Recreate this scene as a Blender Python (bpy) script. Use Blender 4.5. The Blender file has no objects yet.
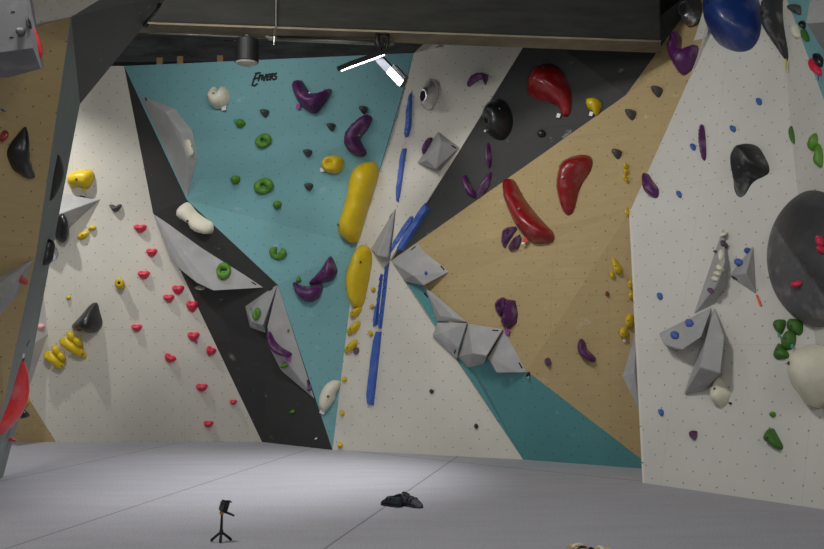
import bpy, bmesh, math, random
from mathutils import Vector, Matrix, geometry, noise
random.seed(7)
F=950.0; CX=412.0; CY=274.5; H=1.1
PITCH=math.atan(74.5/F)
CAM=Vector((0,0,H))
cp,sp_=math.cos(PITCH),math.sin(PITCH)
scene=bpy.context.scene
COL=scene.collection

def ray(px,py):
    x=(px-CX)/F; y=-(py-CY)/F
    return Vector((x, cp-y*sp_, sp_+y*cp))
def P(px,py,Y):
    d=ray(px,py); return CAM+d*(Y/d.y)
def FL(px,py,z=0.0):
    d=ray(px,py); return CAM+d*((z-H)/d.z)
def onplane(px,py,p0,n):
    d=ray(px,py); return CAM+d*((p0-CAM).dot(n)/d.dot(n))

# ------------------------------------------------------------ materials
def srgb(c):
    f=lambda v:(v/255/12.92 if v/255<=.04045 else ((v/255+.055)/1.055)**2.4)
    return (f(c[0]),f(c[1]),f(c[2]),1)
def new_mat(name):
    m=bpy.data.materials.new(name); m.use_nodes=True
    nt=m.node_tree; b=nt.nodes['Principled BSDF']; return m,nt,b
def N(nt,t,**k):
    n=nt.nodes.new(t)
    for a,v in k.items(): setattr(n,a,v)
    return n
def math_(nt,op,a,b=None,c=None):
    n=N(nt,'ShaderNodeMath',operation=op)
    for i,v in enumerate((a,b,c)):
        if v is None: continue
        if isinstance(v,(int,float)): n.inputs[i].default_value=v
        else: nt.links.new(v,n.inputs[i])
    return n.outputs[0]
def mixc(nt,fac,a,b):
    n=N(nt,'ShaderNodeMix',data_type='RGBA')
    for i,v in ((0,fac),(6,a),(7,b)):
        if isinstance(v,(int,float,tuple)): n.inputs[i].default_value=v
        else: nt.links.new(v,n.inputs[i])
    return n.outputs[2]
def simple(name,c,rough=.5,metal=0,var=.12,nscale=18,bump=.0,bscale=120,chalk=0,coat=0):
    m,nt,b=new_mat(name)
    tc=N(nt,'ShaderNodeTexCoord')
    no=N(nt,'ShaderNodeTexNoise'); no.inputs['Scale'].default_value=nscale; no.inputs['Detail'].default_value=5
    nt.links.new(tc.outputs['Object'],no.inputs['Vector'])
    base=srgb(c); dark=tuple(v*(1-var*2) for v in base[:3])+(1,); lite=tuple(min(1,v*(1+var)) for v in base[:3])+(1,)
    col=mixc(nt,no.outputs['Fac'],dark,lite)
    if chalk:
        n2=N(nt,'ShaderNodeTexNoise'); n2.inputs['Scale'].default_value=7; n2.inputs['Detail'].default_value=6
        nt.links.new(tc.outputs['Object'],n2.inputs['Vector'])
        f=math_(nt,'MULTIPLY',math_(nt,'SUBTRACT',n2.outputs['Fac'],.52),chalk*4)
        f=math_(nt,'MINIMUM',math_(nt,'MAXIMUM',f,0),.6)
        col=mixc(nt,f,col,srgb((200,198,196)))
    nt.links.new(col,b.inputs['Base Color'])
    b.inputs['Roughness'].default_value=rough; b.inputs['Metallic'].default_value=metal
    if coat: b.inputs['Coat Weight'].default_value=coat; b.inputs['Coat Roughness'].default_value=.15
    if bump:
        nb=N(nt,'ShaderNodeTexNoise'); nb.inputs['Scale'].default_value=bscale; nb.inputs['Detail'].default_value=3
        nt.links.new(tc.outputs['Object'],nb.inputs['Vector'])
        bn=N(nt,'ShaderNodeBump'); bn.inputs['Strength'].default_value=bump; bn.inputs['Distance'].default_value=.01
        nt.links.new(nb.outputs['Fac'],bn.inputs['Height']); nt.links.new(bn.outputs[0],b.inputs['Normal'])
    return m
def panel_mat(name,c,dot=(112,108,102),dots=True,wood=False,rough=.75,seam=.22,var=.05,su_=.195):
    m,nt,b=new_mat(name)
    uv=N(nt,'ShaderNodeUVMap'); uv.uv_map='UVMap'
    base=srgb(c)
    no=N(nt,'ShaderNodeTexNoise'); no.inputs['Scale'].default_value=2.2; no.inputs['Detail'].default_value=6
    nt.links.new(uv.outputs[0],no.inputs['Vector'])
    col=mixc(nt,no.outputs['Fac'],tuple(v*(1-2*var) for v in base[:3])+(1,),tuple(min(1,v*(1+2*var)) for v in base[:3])+(1,))
    if wood:
        mp=N(nt,'ShaderNodeMapping'); mp.inputs['Scale'].default_value=(1.2,9,1)
        nt.links.new(uv.outputs[0],mp.inputs['Vector'])
        w=N(nt,'ShaderNodeTexNoise'); w.inputs['Scale'].default_value=3; w.inputs['Detail'].default_value=8; w.inputs['Distortion'].default_value=1.2
        nt.links.new(mp.outputs[0],w.inputs['Vector'])
        f=math_(nt,'MULTIPLY',w.outputs['Fac'],.55)
        col=mixc(nt,f,col,tuple(v*.62 for v in base[:3])+(1,))
        v2=N(nt,'ShaderNodeTexNoise'); v2.inputs['Scale'].default_value=9
        nt.links.new(uv.outputs[0],v2.inputs['Vector'])
        f=math_(nt,'MULTIPLY',math_(nt,'GREATER_THAN',v2.outputs['Fac'],.66),.14)
        col=mixc(nt,f,col,srgb((190,120,50)))
    # seams of the board joints
    s1=N(nt,'ShaderNodeSeparateXYZ'); nt.links.new(uv.outputs[0],s1.inputs[0])
    fu=math_(nt,'FRACT',math_(nt,'DIVIDE',math_(nt,'ADD',s1.outputs[0],20.2),1.25))
    fv=math_(nt,'FRACT',math_(nt,'DIVIDE',math_(nt,'ADD',s1.outputs[1],20.62),1.45))
    sm=math_(nt,'MAXIMUM',math_(nt,'LESS_THAN',fu,.0045),math_(nt,'LESS_THAN',fv,.0045))
    col=mixc(nt,math_(nt,'MULTIPLY',sm,seam),col,tuple(v*.5 for v in base[:3])+(1,))
    # scuffs and chalk
    n3=N(nt,'ShaderNodeTexNoise'); n3.inputs['Scale'].default_value=5; n3.inputs['Detail'].default_value=7; n3.inputs['Roughness'].default_value=.65
    nt.links.new(uv.outputs[0],n3.inputs['Vector'])
    f=math_(nt,'MINIMUM',math_(nt,'MAXIMUM',math_(nt,'MULTIPLY',math_(nt,'SUBTRACT',n3.outputs['Fac'],.63),3),0),.28)
    col=mixc(nt,f,col,srgb((205,205,200)))
    if dots:
        ds=[]
        for o in (0,.5):
            a=N(nt,'ShaderNodeVectorMath',operation='MULTIPLY_ADD'); a.inputs[1].default_value=(1/su_,1/.195,0); a.inputs[2].default_value=(o+50,o+50,0)
            nt.links.new(uv.outputs[0],a.inputs[0])
            fr=N(nt,'ShaderNodeVectorMath',operation='FRACTION'); nt.links.new(a.outputs[0],fr.inputs[0])
            su=N(nt,'ShaderNodeVectorMath',operation='SUBTRACT'); su.inputs[1].default_value=(.5,.5,0); nt.links.new(fr.outputs[0],su.inputs[0])
            sq=N(nt,'ShaderNodeVectorMath',operation='MULTIPLY'); sq.inputs[1].default_value=(su_/.195,1,0); nt.links.new(su.outputs[0],sq.inputs[0]); le=N(nt,'ShaderNodeVectorMath',operation='LENGTH'); nt.links.new(sq.outputs[0],le.inputs[0]); ds.append(le.outputs['Value'])
        d=math_(nt,'MINIMUM',ds[0],ds[1])
        n4=N(nt,'ShaderNodeTexNoise'); n4.inputs['Scale'].default_value=3.3; nt.links.new(uv.outputs[0],n4.inputs['Vector'])
        mk=math_(nt,'MULTIPLY',math_(nt,'LESS_THAN',d,.036),math_(nt,'ADD',.25,math_(nt,'MULTIPLY',n4.outputs['Fac'],1.0)))
        col=mixc(nt,math_(nt,'MINIMUM',mk,1),col,srgb(dot))
    nt.links.new(col,b.inputs['Base Color']); b.inputs['Roughness'].default_value=rough
    nb=N(nt,'ShaderNodeTexNoise'); nb.inputs['Scale'].default_value=160
    nt.links.new(uv.outputs[0],nb.inputs['Vector'])
    bn=N(nt,'ShaderNodeBump'); bn.inputs['Strength'].default_value=.12; bn.inputs['Distance'].default_value=.004
    nt.links.new(nb.outputs['Fac'],bn.inputs['Height']); nt.links.new(bn.outputs[0],b.inputs['Normal'])
    return m
def emis(name,c,s):
    m,nt,b=new_mat(name); b.inputs['Base Color'].default_value=srgb(c)
    b.inputs['Emission Color'].default_value=srgb(c); b.inputs['Emission Strength'].default_value=s; return m

M={}
M['white']=panel_mat('painted_white_board',(206,202,190))
M['white_right']=panel_mat('painted_white_board_right',(200,198,190),su_=.158)
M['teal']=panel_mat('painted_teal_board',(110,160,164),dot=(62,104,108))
M['deepteal']=panel_mat('deep_teal_board',(84,144,146),dot=(46,84,88))  # deeper tone than the upper teal board
M['dark']=panel_mat('painted_charcoal_board',(54,54,53),dot=(40,40,40),seam=.5,var=.07)
M['stripgrey']=panel_mat('painted_slate_board',(122,129,126),dots=False,var=.07)
M['wood']=panel_mat('birch_plywood',(176,155,110),dot=(92,72,42),wood=True,seam=.35)
M['vol']=simple('grey_painted_volume',(164,164,163),.8,var=.07,nscale=6,bump=.25,bscale=300,chalk=.35)
M['volpale']=simple('pale_grey_volume',(196,196,197),.8,var=.05,nscale=6,bump=.2,bscale=300,chalk=.2)
M['voldark']=simple('dark_grey_volume',(92,92,92),.75,var=.08,nscale=6,bump=.25,bscale=300,chalk=.3)
M['red']=simple('red_fibreglass',(134,16,22),.35,var=.1,coat=.3,chalk=.15)
M['scarlet']=simple('bright_red_fibreglass',(205,30,34),.38,coat=.3,chalk=.25)
M['purple']=simple('purple_resin',(84,26,88),.42,var=.12,chalk=.28)
M['yellow']=simple('yellow_resin',(212,182,22),.42,var=.08)
M['blue']=simple('blue_resin',(62,98,178),.45,var=.1,chalk=.12)
M['navy']=simple('deep_blue_fibreglass',(22,50,112),.4,var=.08,coat=.2,chalk=.1)
M['green']=simple('green_resin',(84,138,34),.5,var=.14)
M['dgreen']=simple('deep_green_resin',(62,112,32),.55,var=.16,bump=.4)
M['pink']=simple('pink_resin',(222,34,74),.5,var=.12,chalk=.1)
M['palepink']=simple('pale_pink_resin',(225,165,170),.6)
M['cream']=simple('cream_resin',(222,217,196),.6,var=.06,bump=.2)
M['black']=simple('black_resin',(26,26,28),.42,var=.2,coat=.25)
M['blackdust']=simple('dusty_black_resin',(30,30,31),.5,var=.2,chalk=.35)
M['blackchalk']=simple('chalky_black_resin',(52,52,53),.55,var=.2,chalk=.5)
M['grey']=simple('charcoal_resin',(78,76,76),.6,var=.25)
M['chrome']=simple('polished_steel',(225,225,228),.36,1,var=.1)
M['hole']=simple('dark_opening',(10,10,10),.8)
M['metal']=simple('bolt_steel',(110,108,104),.35,1)
M['teal_tag']=simple('teal_tape',(50,160,130),.6)
M['white_tag']=simple('white_tape',(225,220,222),.6)
M['purple_tag']=simple('violet_tape',(150,60,150),.6)
M['yellow_tag']=simple('yellow_tape',(210,200,70),.6)
M['red_tag']=simple('red_tape',(215,40,40),.6)
M['orange']=simple('orange_tape',(240,80,40),.6)
M['darkpanel']=panel_mat('painted_dark_grey_board',(86,86,84),dots=False,seam=.4)
M['volmid']=simple('mid_grey_volume',(122,122,124),.8,var=.07,nscale=6,bump=.2,bscale=300,chalk=.2)
M['ink']=simple('black_paint',(20,22,24),.7)
M['ballcheek']=simple('chalky_graphite',(88,88,90),.5,var=.15,chalk=.3)
M['ballgrey']=simple('graphite_fibreglass',(58,58,61),.5,var=.15,chalk=.05)
M['blackmetal']=simple('black_metal',(8,8,8),.6)
M['lens']=simple('frosted_lens',(190,185,175),.4)
M['conduit']=simple('galvanised_steel',(150,148,140),.4,.8)
M['stud']=simple('pine_stud',(150,125,90),.8)
M['rubber']=simple('black_rubber',(24,25,28),.6,chalk=.2)
M['shoegrey']=simple('grey_suede',(70,71,75),.8,chalk=.3)
M['shoeblue']=simple('blue_grey_leather',(30,40,50),.7)
M['tan']=simple('tan_leather',(205,180,130),.7)
M['brass']=simple('brass_clamp',(170,140,80),.5,.5)
M['glow']=emis('lit_lamp_face',(245,246,255),9)
M['fin']=simple('grey_aluminium_fins',(95,98,100),.45,.7)

def concrete(name,c,vs=1):
    m,nt,b=new_mat(name)
    tc=N(nt,'ShaderNodeTexCoord'); mp=N(nt,'ShaderNodeMapping'); mp.inputs['Scale'].default_value=(.6,.6,3.2)
    nt.links.new(tc.outputs['Object'],mp.inputs['Vector'])
    n=N(nt,'ShaderNodeTexNoise'); n.inputs['Scale'].default_value=3; n.inputs['Detail'].default_value=9; n.inputs['Roughness'].default_value=.65
    nt.links.new(mp.outputs[0],n.inputs['Vector'])
    r=N(nt,'ShaderNodeValToRGB'); e=r.color_ramp.elements
    b0=srgb(c); e[0].position=.3; e[0].color=tuple(v*.45 for v in b0[:3])+(1,); e[1].position=.7; e[1].color=tuple(min(1,v*1.25) for v in b0[:3])+(1,)
    nt.links.new(n.outputs['Fac'],r.inputs[0]); nt.links.new(r.outputs[0],b.inputs['Base Color'])
    b.inputs['Roughness'].default_value=.9
    bn=N(nt,'ShaderNodeBump'); bn.inputs['Strength'].default_value=.5; bn.inputs['Distance'].default_value=.02
    nt.links.new(n.outputs['Fac'],bn.inputs['Height']); nt.links.new(bn.outputs[0],b.inputs['Normal'])
    return m
M['concrete']=concrete('board_marked_concrete',(39,39,34))
M['underside_lit']=concrete('bounce_lit_concrete',(128,118,98))  # beam concrete lightened to carry bounce light from the floor
M['backdrop']=concrete('grey_concrete_wall',(110,112,112))

def carpet():
    m,nt,b=new_mat('grey_carpet')
    tc=N(nt,'ShaderNodeTexCoord'); o=tc.outputs['Object']
    n=N(nt,'ShaderNodeTexNoise'); n.inputs['Scale'].default_value=75; n.inputs['Detail'].default_value=4; nt.links.new(o,n.inputs['Vector'])
    mp=N(nt,'ShaderNodeMapping'); mp.inputs['Scale'].default_value=(.9,3.5,1); nt.links.new(o,mp.inputs['Vector'])
    n2=N(nt,'ShaderNodeTexNoise'); n2.inputs['Scale'].default_value=1.6; n2.inputs['Detail'].default_value=6; nt.links.new(mp.outputs[0],n2.inputs['Vector'])
    col=mixc(nt,n.outputs['Fac'],srgb((132,131,138)),srgb((204,203,210)))
    col=mixc(nt,math_(nt,'MULTIPLY',n2.outputs['Fac'],.45),col,srgb((126,125,131)))
    s=N(nt,'ShaderNodeSeparateXYZ'); nt.links.new(o,s.inputs[0])
    # joints between the mats
    u=math_(nt,'SUBTRACT',s.outputs[0],math_(nt,'MULTIPLY',s.outputs[1],.2105))
    fr=math_(nt,'FRACT',math_(nt,'DIVIDE',math_(nt,'ADD',u,5.13+1.76*6),1.76))
    near=math_(nt,'MINIMUM',fr,math_(nt,'SUBTRACT',1,fr))
    l1=math_(nt,'LESS_THAN',near,.0036)
    a=FL(448,461); c=FL(640,481); d=(c-a).normalized(); nn=Vector((-d.y,d.x,0))
    dd=math_(nt,'ADD',math_(nt,'MULTIPLY',s.outputs[0],nn.x),math_(nt,'ADD',math_(nt,'MULTIPLY',s.outputs[1],nn.y),-a.dot(nn)))
    l2=math_(nt,'LESS_THAN',math_(nt,'ABSOLUTE',dd),.009)
    l1=math_(nt,'MULTIPLY',l1,math_(nt,'LESS_THAN',u,-1.0))
    l=math_(nt,'MAXIMUM',l1,l2)
    col=mixc(nt,math_(nt,'MULTIPLY',l,.6),col,srgb((50,50,56)))
    nt.links.new(col,b.inputs['Base Color']); b.inputs['Roughness'].default_value=.95
    bn=N(nt,'ShaderNodeBump'); bn.inputs['Strength'].default_value=.35; bn.inputs['Distance'].default_value=.01
    nt.links.new(n.outputs['Fac'],bn.inputs['Height']); nt.links.new(bn.outputs[0],b.inputs['Normal'])
    return m
M['carpet']=carpet()

# ------------------------------------------------------------ object helpers
def link(name,mesh,mat,parent=None,loc=None,smooth=False):
    o=bpy.data.objects.new(name,mesh); COL.objects.link(o)
    if mat is not None: mesh.materials.append(mat)
    if parent is not None: o.parent=parent
    if loc is not None: o.location=loc
    if smooth:
        for p in mesh.polygons: p.use_smooth=True
    return o
def mesh_from(name,verts,faces,origin=Vector((0,0,0))):
    me=bpy.data.meshes.new(name); me.from_pydata([tuple(Vector(v)-origin) for v in verts],[],faces); me.update(); return me
def tag(o,label,cat,group=None,kind=None):
    if label: o['label']=label
    if cat: o['category']=cat
    if group: o['group']=group
    if kind: o['kind']=kind
    return o
def empty(name,loc,label,cat,group=None):
    o=bpy.data.objects.new(name,None); o.empty_display_size=.05; COL.objects.link(o); o.location=loc
    return tag(o,label,cat,group)

TRIS=[]
def add_tris(vs,owner):
    for i in range(1,len(vs)-1): TRIS.append((vs[0],vs[i],vs[i+1],owner))
def hit(px,py,only=None):
    # a point that falls exactly on a joint is looked for right beside it
    for r in (0,.4,1,2,3.5):
        for k in range(8 if r else 1):
            res=_hit(px+r*math.cos(k*.785),py+r*math.sin(k*.785),only)
            if res:
                if r: return onplane(px,py,res[0],res[1]),res[1]
                return res
    raise Exception('no hit %s %s'%(px,py))
def _hit(px,py,only=None):
    d=ray(px,py); best=None
    for a,b,c,ow in TRIS:
        if only and ow not in only: continue
        r=geometry.intersect_ray_tri(a,b,c,d,CAM,True)
        if r is None: continue
        t=(r-CAM).dot(d)
        if t<=0: continue
        if best is None or t<best[0]:
            n=(b-a).cross(c-a).normalized()
            if n.dot(d)>0: n=-n
            best=(t,r,n)
    if best is None: return None
    return best[1],best[2]

def panel(name,mat,faces,thick=.05):
    bm=bmesh.new(); cache={}
    uvl=bm.loops.layers.uv.new('UVMap')
    def V(p):
        k=tuple(round(c,4) for c in p)
        if k not in cache: cache[k]=bm.verts.new(p)
        return cache[k]
    for f in faces:
        add_tris(f,name)
        tris=[[f[0],f[i],f[i+1]] for i in range(1,len(f)-1)]
        # order toward camera
        n=Vector((0,0,0)); q0=sum(f,Vector())/len(f)
        for i in range(len(f)): n+=(f[i]-q0).cross(f[(i+1)%len(f)]-q0)
        n.normalize()
        if n.dot(q0-CAM)>0: n=-n; tris=[list(reversed(t)) for t in tris]
        u=Vector((0,0,1)).cross(n); u=u.normalized() if u.length>1e-3 else Vector((1,0,0))
        w=n.cross(u)
        for t in tris:
            try: bf=bm.faces.new([V(p) for p in t])
            except ValueError: continue
            for lp in bf.loops: lp[uvl].uv=(lp.vert.co.dot(u),lp.vert.co.dot(w))
    me=bpy.data.meshes.new(name); bm.to_mesh(me); bm.free()
    o=link(name,me,mat); o['kind']='structure'
    md=o.modifiers.new('thickness','SOLIDIFY'); md.thickness=thick; md.offset=-1
    return o
def box_mesh(name,c,s,rot=None):
    vs=[]; R=rot or Matrix.Identity(3)
    for x in (-1,1):
        for y in (-1,1):
            for z in (-1,1): vs.append(R@Vector((x*s[0]/2,y*s[1]/2,z*s[2]/2))+Vector(c))
    return mesh_from(name,vs,[(0,1,3,2),(4,6,7,5),(0,4,5,1),(2,3,7,6),(0,2,6,4),(1,5,7,3)])
def tube_mesh(name,pts,rad,n=10,caps=True,origin=Vector((0,0,0))):
    pts=[Vector(p) for p in pts]; rad=rad if isinstance(rad,(list,tuple)) else [rad]*len(pts)
    vs=[];fs=[]
    up=Vector((0,0,1))
    prev=None
    for i,p in enumerate(pts):
        t=(pts[min(i+1,len(pts)-1)]-pts[max(i-1,0)]).normalized()
        a=prev if prev is not None else (up if abs(t.z)<.9 else Vector((1,0,0)))
        a=(a-t*a.dot(t)).normalized(); prev=a; b=t.cross(a)
        for k in range(n):
            an=2*math.pi*k/n; vs.append(p+(a*math.cos(an)+b*math.sin(an))*rad[i])
    for i in range(len(pts)-1):
        for k in range(n):
            fs.append((i*n+k,i*n+(k+1)%n,(i+1)*n+(k+1)%n,(i+1)*n+k))
    if caps: fs.append(tuple(reversed(range(n)))); fs.append(tuple((len(pts)-1)*n+k for k in range(n)))
    return mesh_from(name,vs,fs,origin)

# ------------------------------------------------------------ setting
# floor
NLb=FL(-90,442)
Afl=Vector((-9,-3,0))
me=mesh_from('floor',[(-9,-3,0),(9,-3,0),(9,13.5,0),(-9,13.5,0),(-9,-3,-.2),(9,-3,-.2),(9,13.5,-.2),(-9,13.5,-.2)],[(0,1,2,3),(7,6,5,4),(0,4,5,1),(1,5,6,2),(2,6,7,3),(3,7,4,0)])
o=link('floor',me,M['carpet']); o['kind']='structure'

# back climbing wall
A=P(124,66,10.75); B2=FL(262,442); W0=FL(56,442)
def pl(a,b,c):
    n=(b-a).cross(c-a).normalized(); return lambda x,y:onplane(x,y,a,n)
pf=pl(NLb,B2,A); NL=pf(-90,66); P1=pf(153,213); WU=pf(24,391); NM=pf(-90,180); NW=pf(-90,330)
B3=FL(332.5,450); B4=FL(523,459.5); T1=P(414,53,9.95)
pm_=pl(B3,B4,T1); T2=pm_(357,245); Bm=pm_(373,452); Mx=pm_(392,260); Tm=pm_(440,28); Tm0=pm_(440,47); W1=pm_(535,28)
Q=P(278,285,10.42); ptl=pl(A,T1,Q); R=ptl(187,200); S=ptl(391.7,128)
G=FL(655,469.5)
D1=P(626,95,8.95); D2=P(665,53,8.95); DT=P(713,-25,8.9); DM=P(655,20,9.1)
pw=pl(B4,G,Mx); K=P(631,209,8.75); WA=pw(527,371); WB=pw(445,306); WA=P(527,371,WA.y-.22); WB=pw(425,288); WC=pw(452,326); WC=P(452,326,WC.y-.12)
panel('wall_back_left',M['white'],[[NL,A,P1,NM],[NM,P1,B2,W0,WU,NW]])
panel('wall_back_left_corner',M['wood'],[[NW,WU,W0,NLb]])
panel('wall_back_charcoal',M['dark'],[[R,Q,B2],[R,B2,P1],[R,P1,A],[Q,B3,B2]])
panel('wall_back_teal',M['teal'],[[A,T1,S,R],[R,S,T2,Q],[Q,T2,B3]])
panel('wall_back_middle',M['white'],[[T1,Mx,Bm,B3,T2],[T1,Tm0,Tm,W1,Mx],[Mx,B4,Bm]])
panel('wall_back_overhang',M['dark'],[[W1,DM,D2,D1,Mx],[DM,DT,D2]])
panel('wall_back_right',M['wood'],[[Mx,D1,K,WB],[K,WC,WB],[K,WA,WC],[K,G,WA]])
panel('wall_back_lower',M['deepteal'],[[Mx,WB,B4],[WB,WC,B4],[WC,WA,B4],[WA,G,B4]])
# right wall
S0=FL(645,483); S1=FL(835,511); nRW=(S1-S0).cross(K-S0).normalized()
rw=lambda x,y:onplane(x,y,S0,nRW)
D3=rw(711,35); KK=rw(794,158); K2=rw(663,138); RT=rw(716,-30); RT2=P(771,-30,8.0)
S2=FL(980,556); nR2=(S2-S1).cross(KK-S1).normalized()
r2=lambda x,y:onplane(x,y,S1,nR2)
panel('wall_back_right_upper',M['wood'],[[D1,D2,DT,D3,K2,K]])
panel('wall_right',M['white_right'],[[S0,K,K2,KK,S1],[K2,D3,RT,RT2,KK]])
T5=r2(778,-25); T6=r2(846,160); T7=r2(900,290)
panel('wall_right_near',M['white_right'],[[KK,RT2,T5,T6,T7,S2,S1]])
panel('wall_right_upper',M['teal'],[[T5,r2(880,-40),r2(960,160),T6]])
# return of the arete
Gb=FL(652,470)
panel('wall_right_return',M['white'],[[K,S0,Gb]],thick=.02)
# left free standing block
a0=P(71,17,6.3); a1=P(36,255,6.9); a2=P(4,400,7.25); a3=FL(-20,492)
b0=P(80,104,7.5); b1=P(50,262,7.8); b2=P(24.5,398,8.05); b3=FL(3,477)
panel('wall_left_side',M['stripgrey'],[[a0,b0,b1,a1],[a1,b1,b2,a2],[a2,b2,b3,a3]])
c0=P(170,-6,6.9); c1=P(112,-8,5.95)
panel('wall_left_overhang',M['darkpanel'],[[a0,c1,c0,b0]])
e0=P(41,31,6.1); e1=P(-70,75,5.5); e2=P(-12,130,6.15); e3=P(-90,180,5.7)
panel('wall_left_front',M['wood'],[[a0,e0,e1,e2],[a0,e2,a1],[e1,e3,e2]])
e4=P(-120,380,6.75); e5=FL(-120,500)
panel('wall_left_lower',M['wood'],[[e2,e3,e4,a2,a1],[e4,e5,a3,a2]])
g0=P(26,1,5.6); g1=P(36,-20,5.4)
panel('wall_left_upper',M['white'],[[a0,e0,P(-70,64,5.45),P(-70,20,5.2),g0,g1,c1]])

# concrete beam, ceiling, wall far behind
zb=3.9
f0=FL(60,19,zb); f1=FL(661,40.5,zb); k1=FL(661,51.5,zb); k0=FL(60,28,zb)
ztop=5.8
vs=[f0,f1,k1,k0]+[Vector((v.x,v.y,ztop)) for v in (f0,f1,k1,k0)]
o=link('trim_1',mesh_from('beam',vs,[(0,1,2,3),(4,7,6,5),(0,4,5,1),(1,5,6,2),(2,6,7,3),(3,7,4,0)]),M['concrete']); o['kind']='structure'
md=o.modifiers.new('b','BEVEL'); md.width=.02; md.segments=2
# thin slab under the beam, floor bounce light put into its colour
l0=FL(60,13,zb-.015)
dn=(f1-f0).normalized()
vs=[f0+Vector((0,.004,-.015)),f1+Vector((0,.004,-.015)),k1+Vector((0,.0,-.015)),k0+Vector((0,.0,-.015))]
vs+= [v+Vector((0,0,.018)) for v in vs]
o=link('trim_2',mesh_from('beam_underside',vs,[(0,1,2,3),(4,7,6,5),(0,4,5,1),(1,5,6,2),(2,6,7,3),(3,7,4,0)]),M['underside_lit']); o['kind']='structure'
o=link('ceiling',box_mesh('ceiling',(0,5.25,ztop+.1),(18,16.5,.2)),M['concrete']); o['kind']='structure'
o=link('wall_back',box_mesh('wall_back',(0,13.4,2.9),(18,.2,5.8)),M['backdrop']); o['kind']='structure'
# shelf slab seen above the climbing wall
o=link('trim_3',box_mesh('band',(-3.5,12.3,5.33),(9,.2,.95)),M['backdrop']); o['kind']='structure'

# ------------------------------------------------------------ hold builders
def catmull(pts,n):
    m=len(pts); out=[]
    for i in range(m):
        p0,p1,p2,p3=pts[i-1],pts[i],pts[(i+1)%m],pts[(i+2)%m]
        for k in range(n):
            t=k/n
            out.append(tuple(.5*(2*p1[j]+(p2[j]-p0[j])*t+(2*p0[j]-5*p1[j]+4*p2[j]-p3[j])*t*t+(3*p1[j]-p0[j]-3*p2[j]+p3[j])*t**3) for j in (0,1)))
    return out
def dist_seg(p,a,b):
    ab=b-a; t=max(0,min(1,(p-a).dot(ab)/max(1e-12,ab.length_squared))); return (p-(a+ab*t)).length
def inside(p,poly):
    r=False; j=len(poly)-1
    for i in range(len(poly)):
        a,b=poly[i],poly[j]
        if (a.y>p.y)!=(b.y>p.y) and p.x<(b.x-a.x)*(p.y-a.y)/(b.y-a.y)+a.x: r=not r
        j=i
    return r
def basis(n):
    u=Vector((0,0,1)).cross(n)
    u=u.normalized() if u.length>.05 else Vector((1,0,0))
    return u,n.cross(u)
PROF={'round':lambda t:math.sqrt(max(0,1-(1-t)**2)),'flat':lambda t:1-(1-min(1,t/.55))**2,'ridge':lambda t:.25*min(1,t/.12)+.75*t,'soft':lambda t:math.sin(t*math.pi/2)**.8}
def pxcent(ol): return sum(p[0] for p in ol)/len(ol),sum(p[1] for p in ol)/len(ol)
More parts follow.
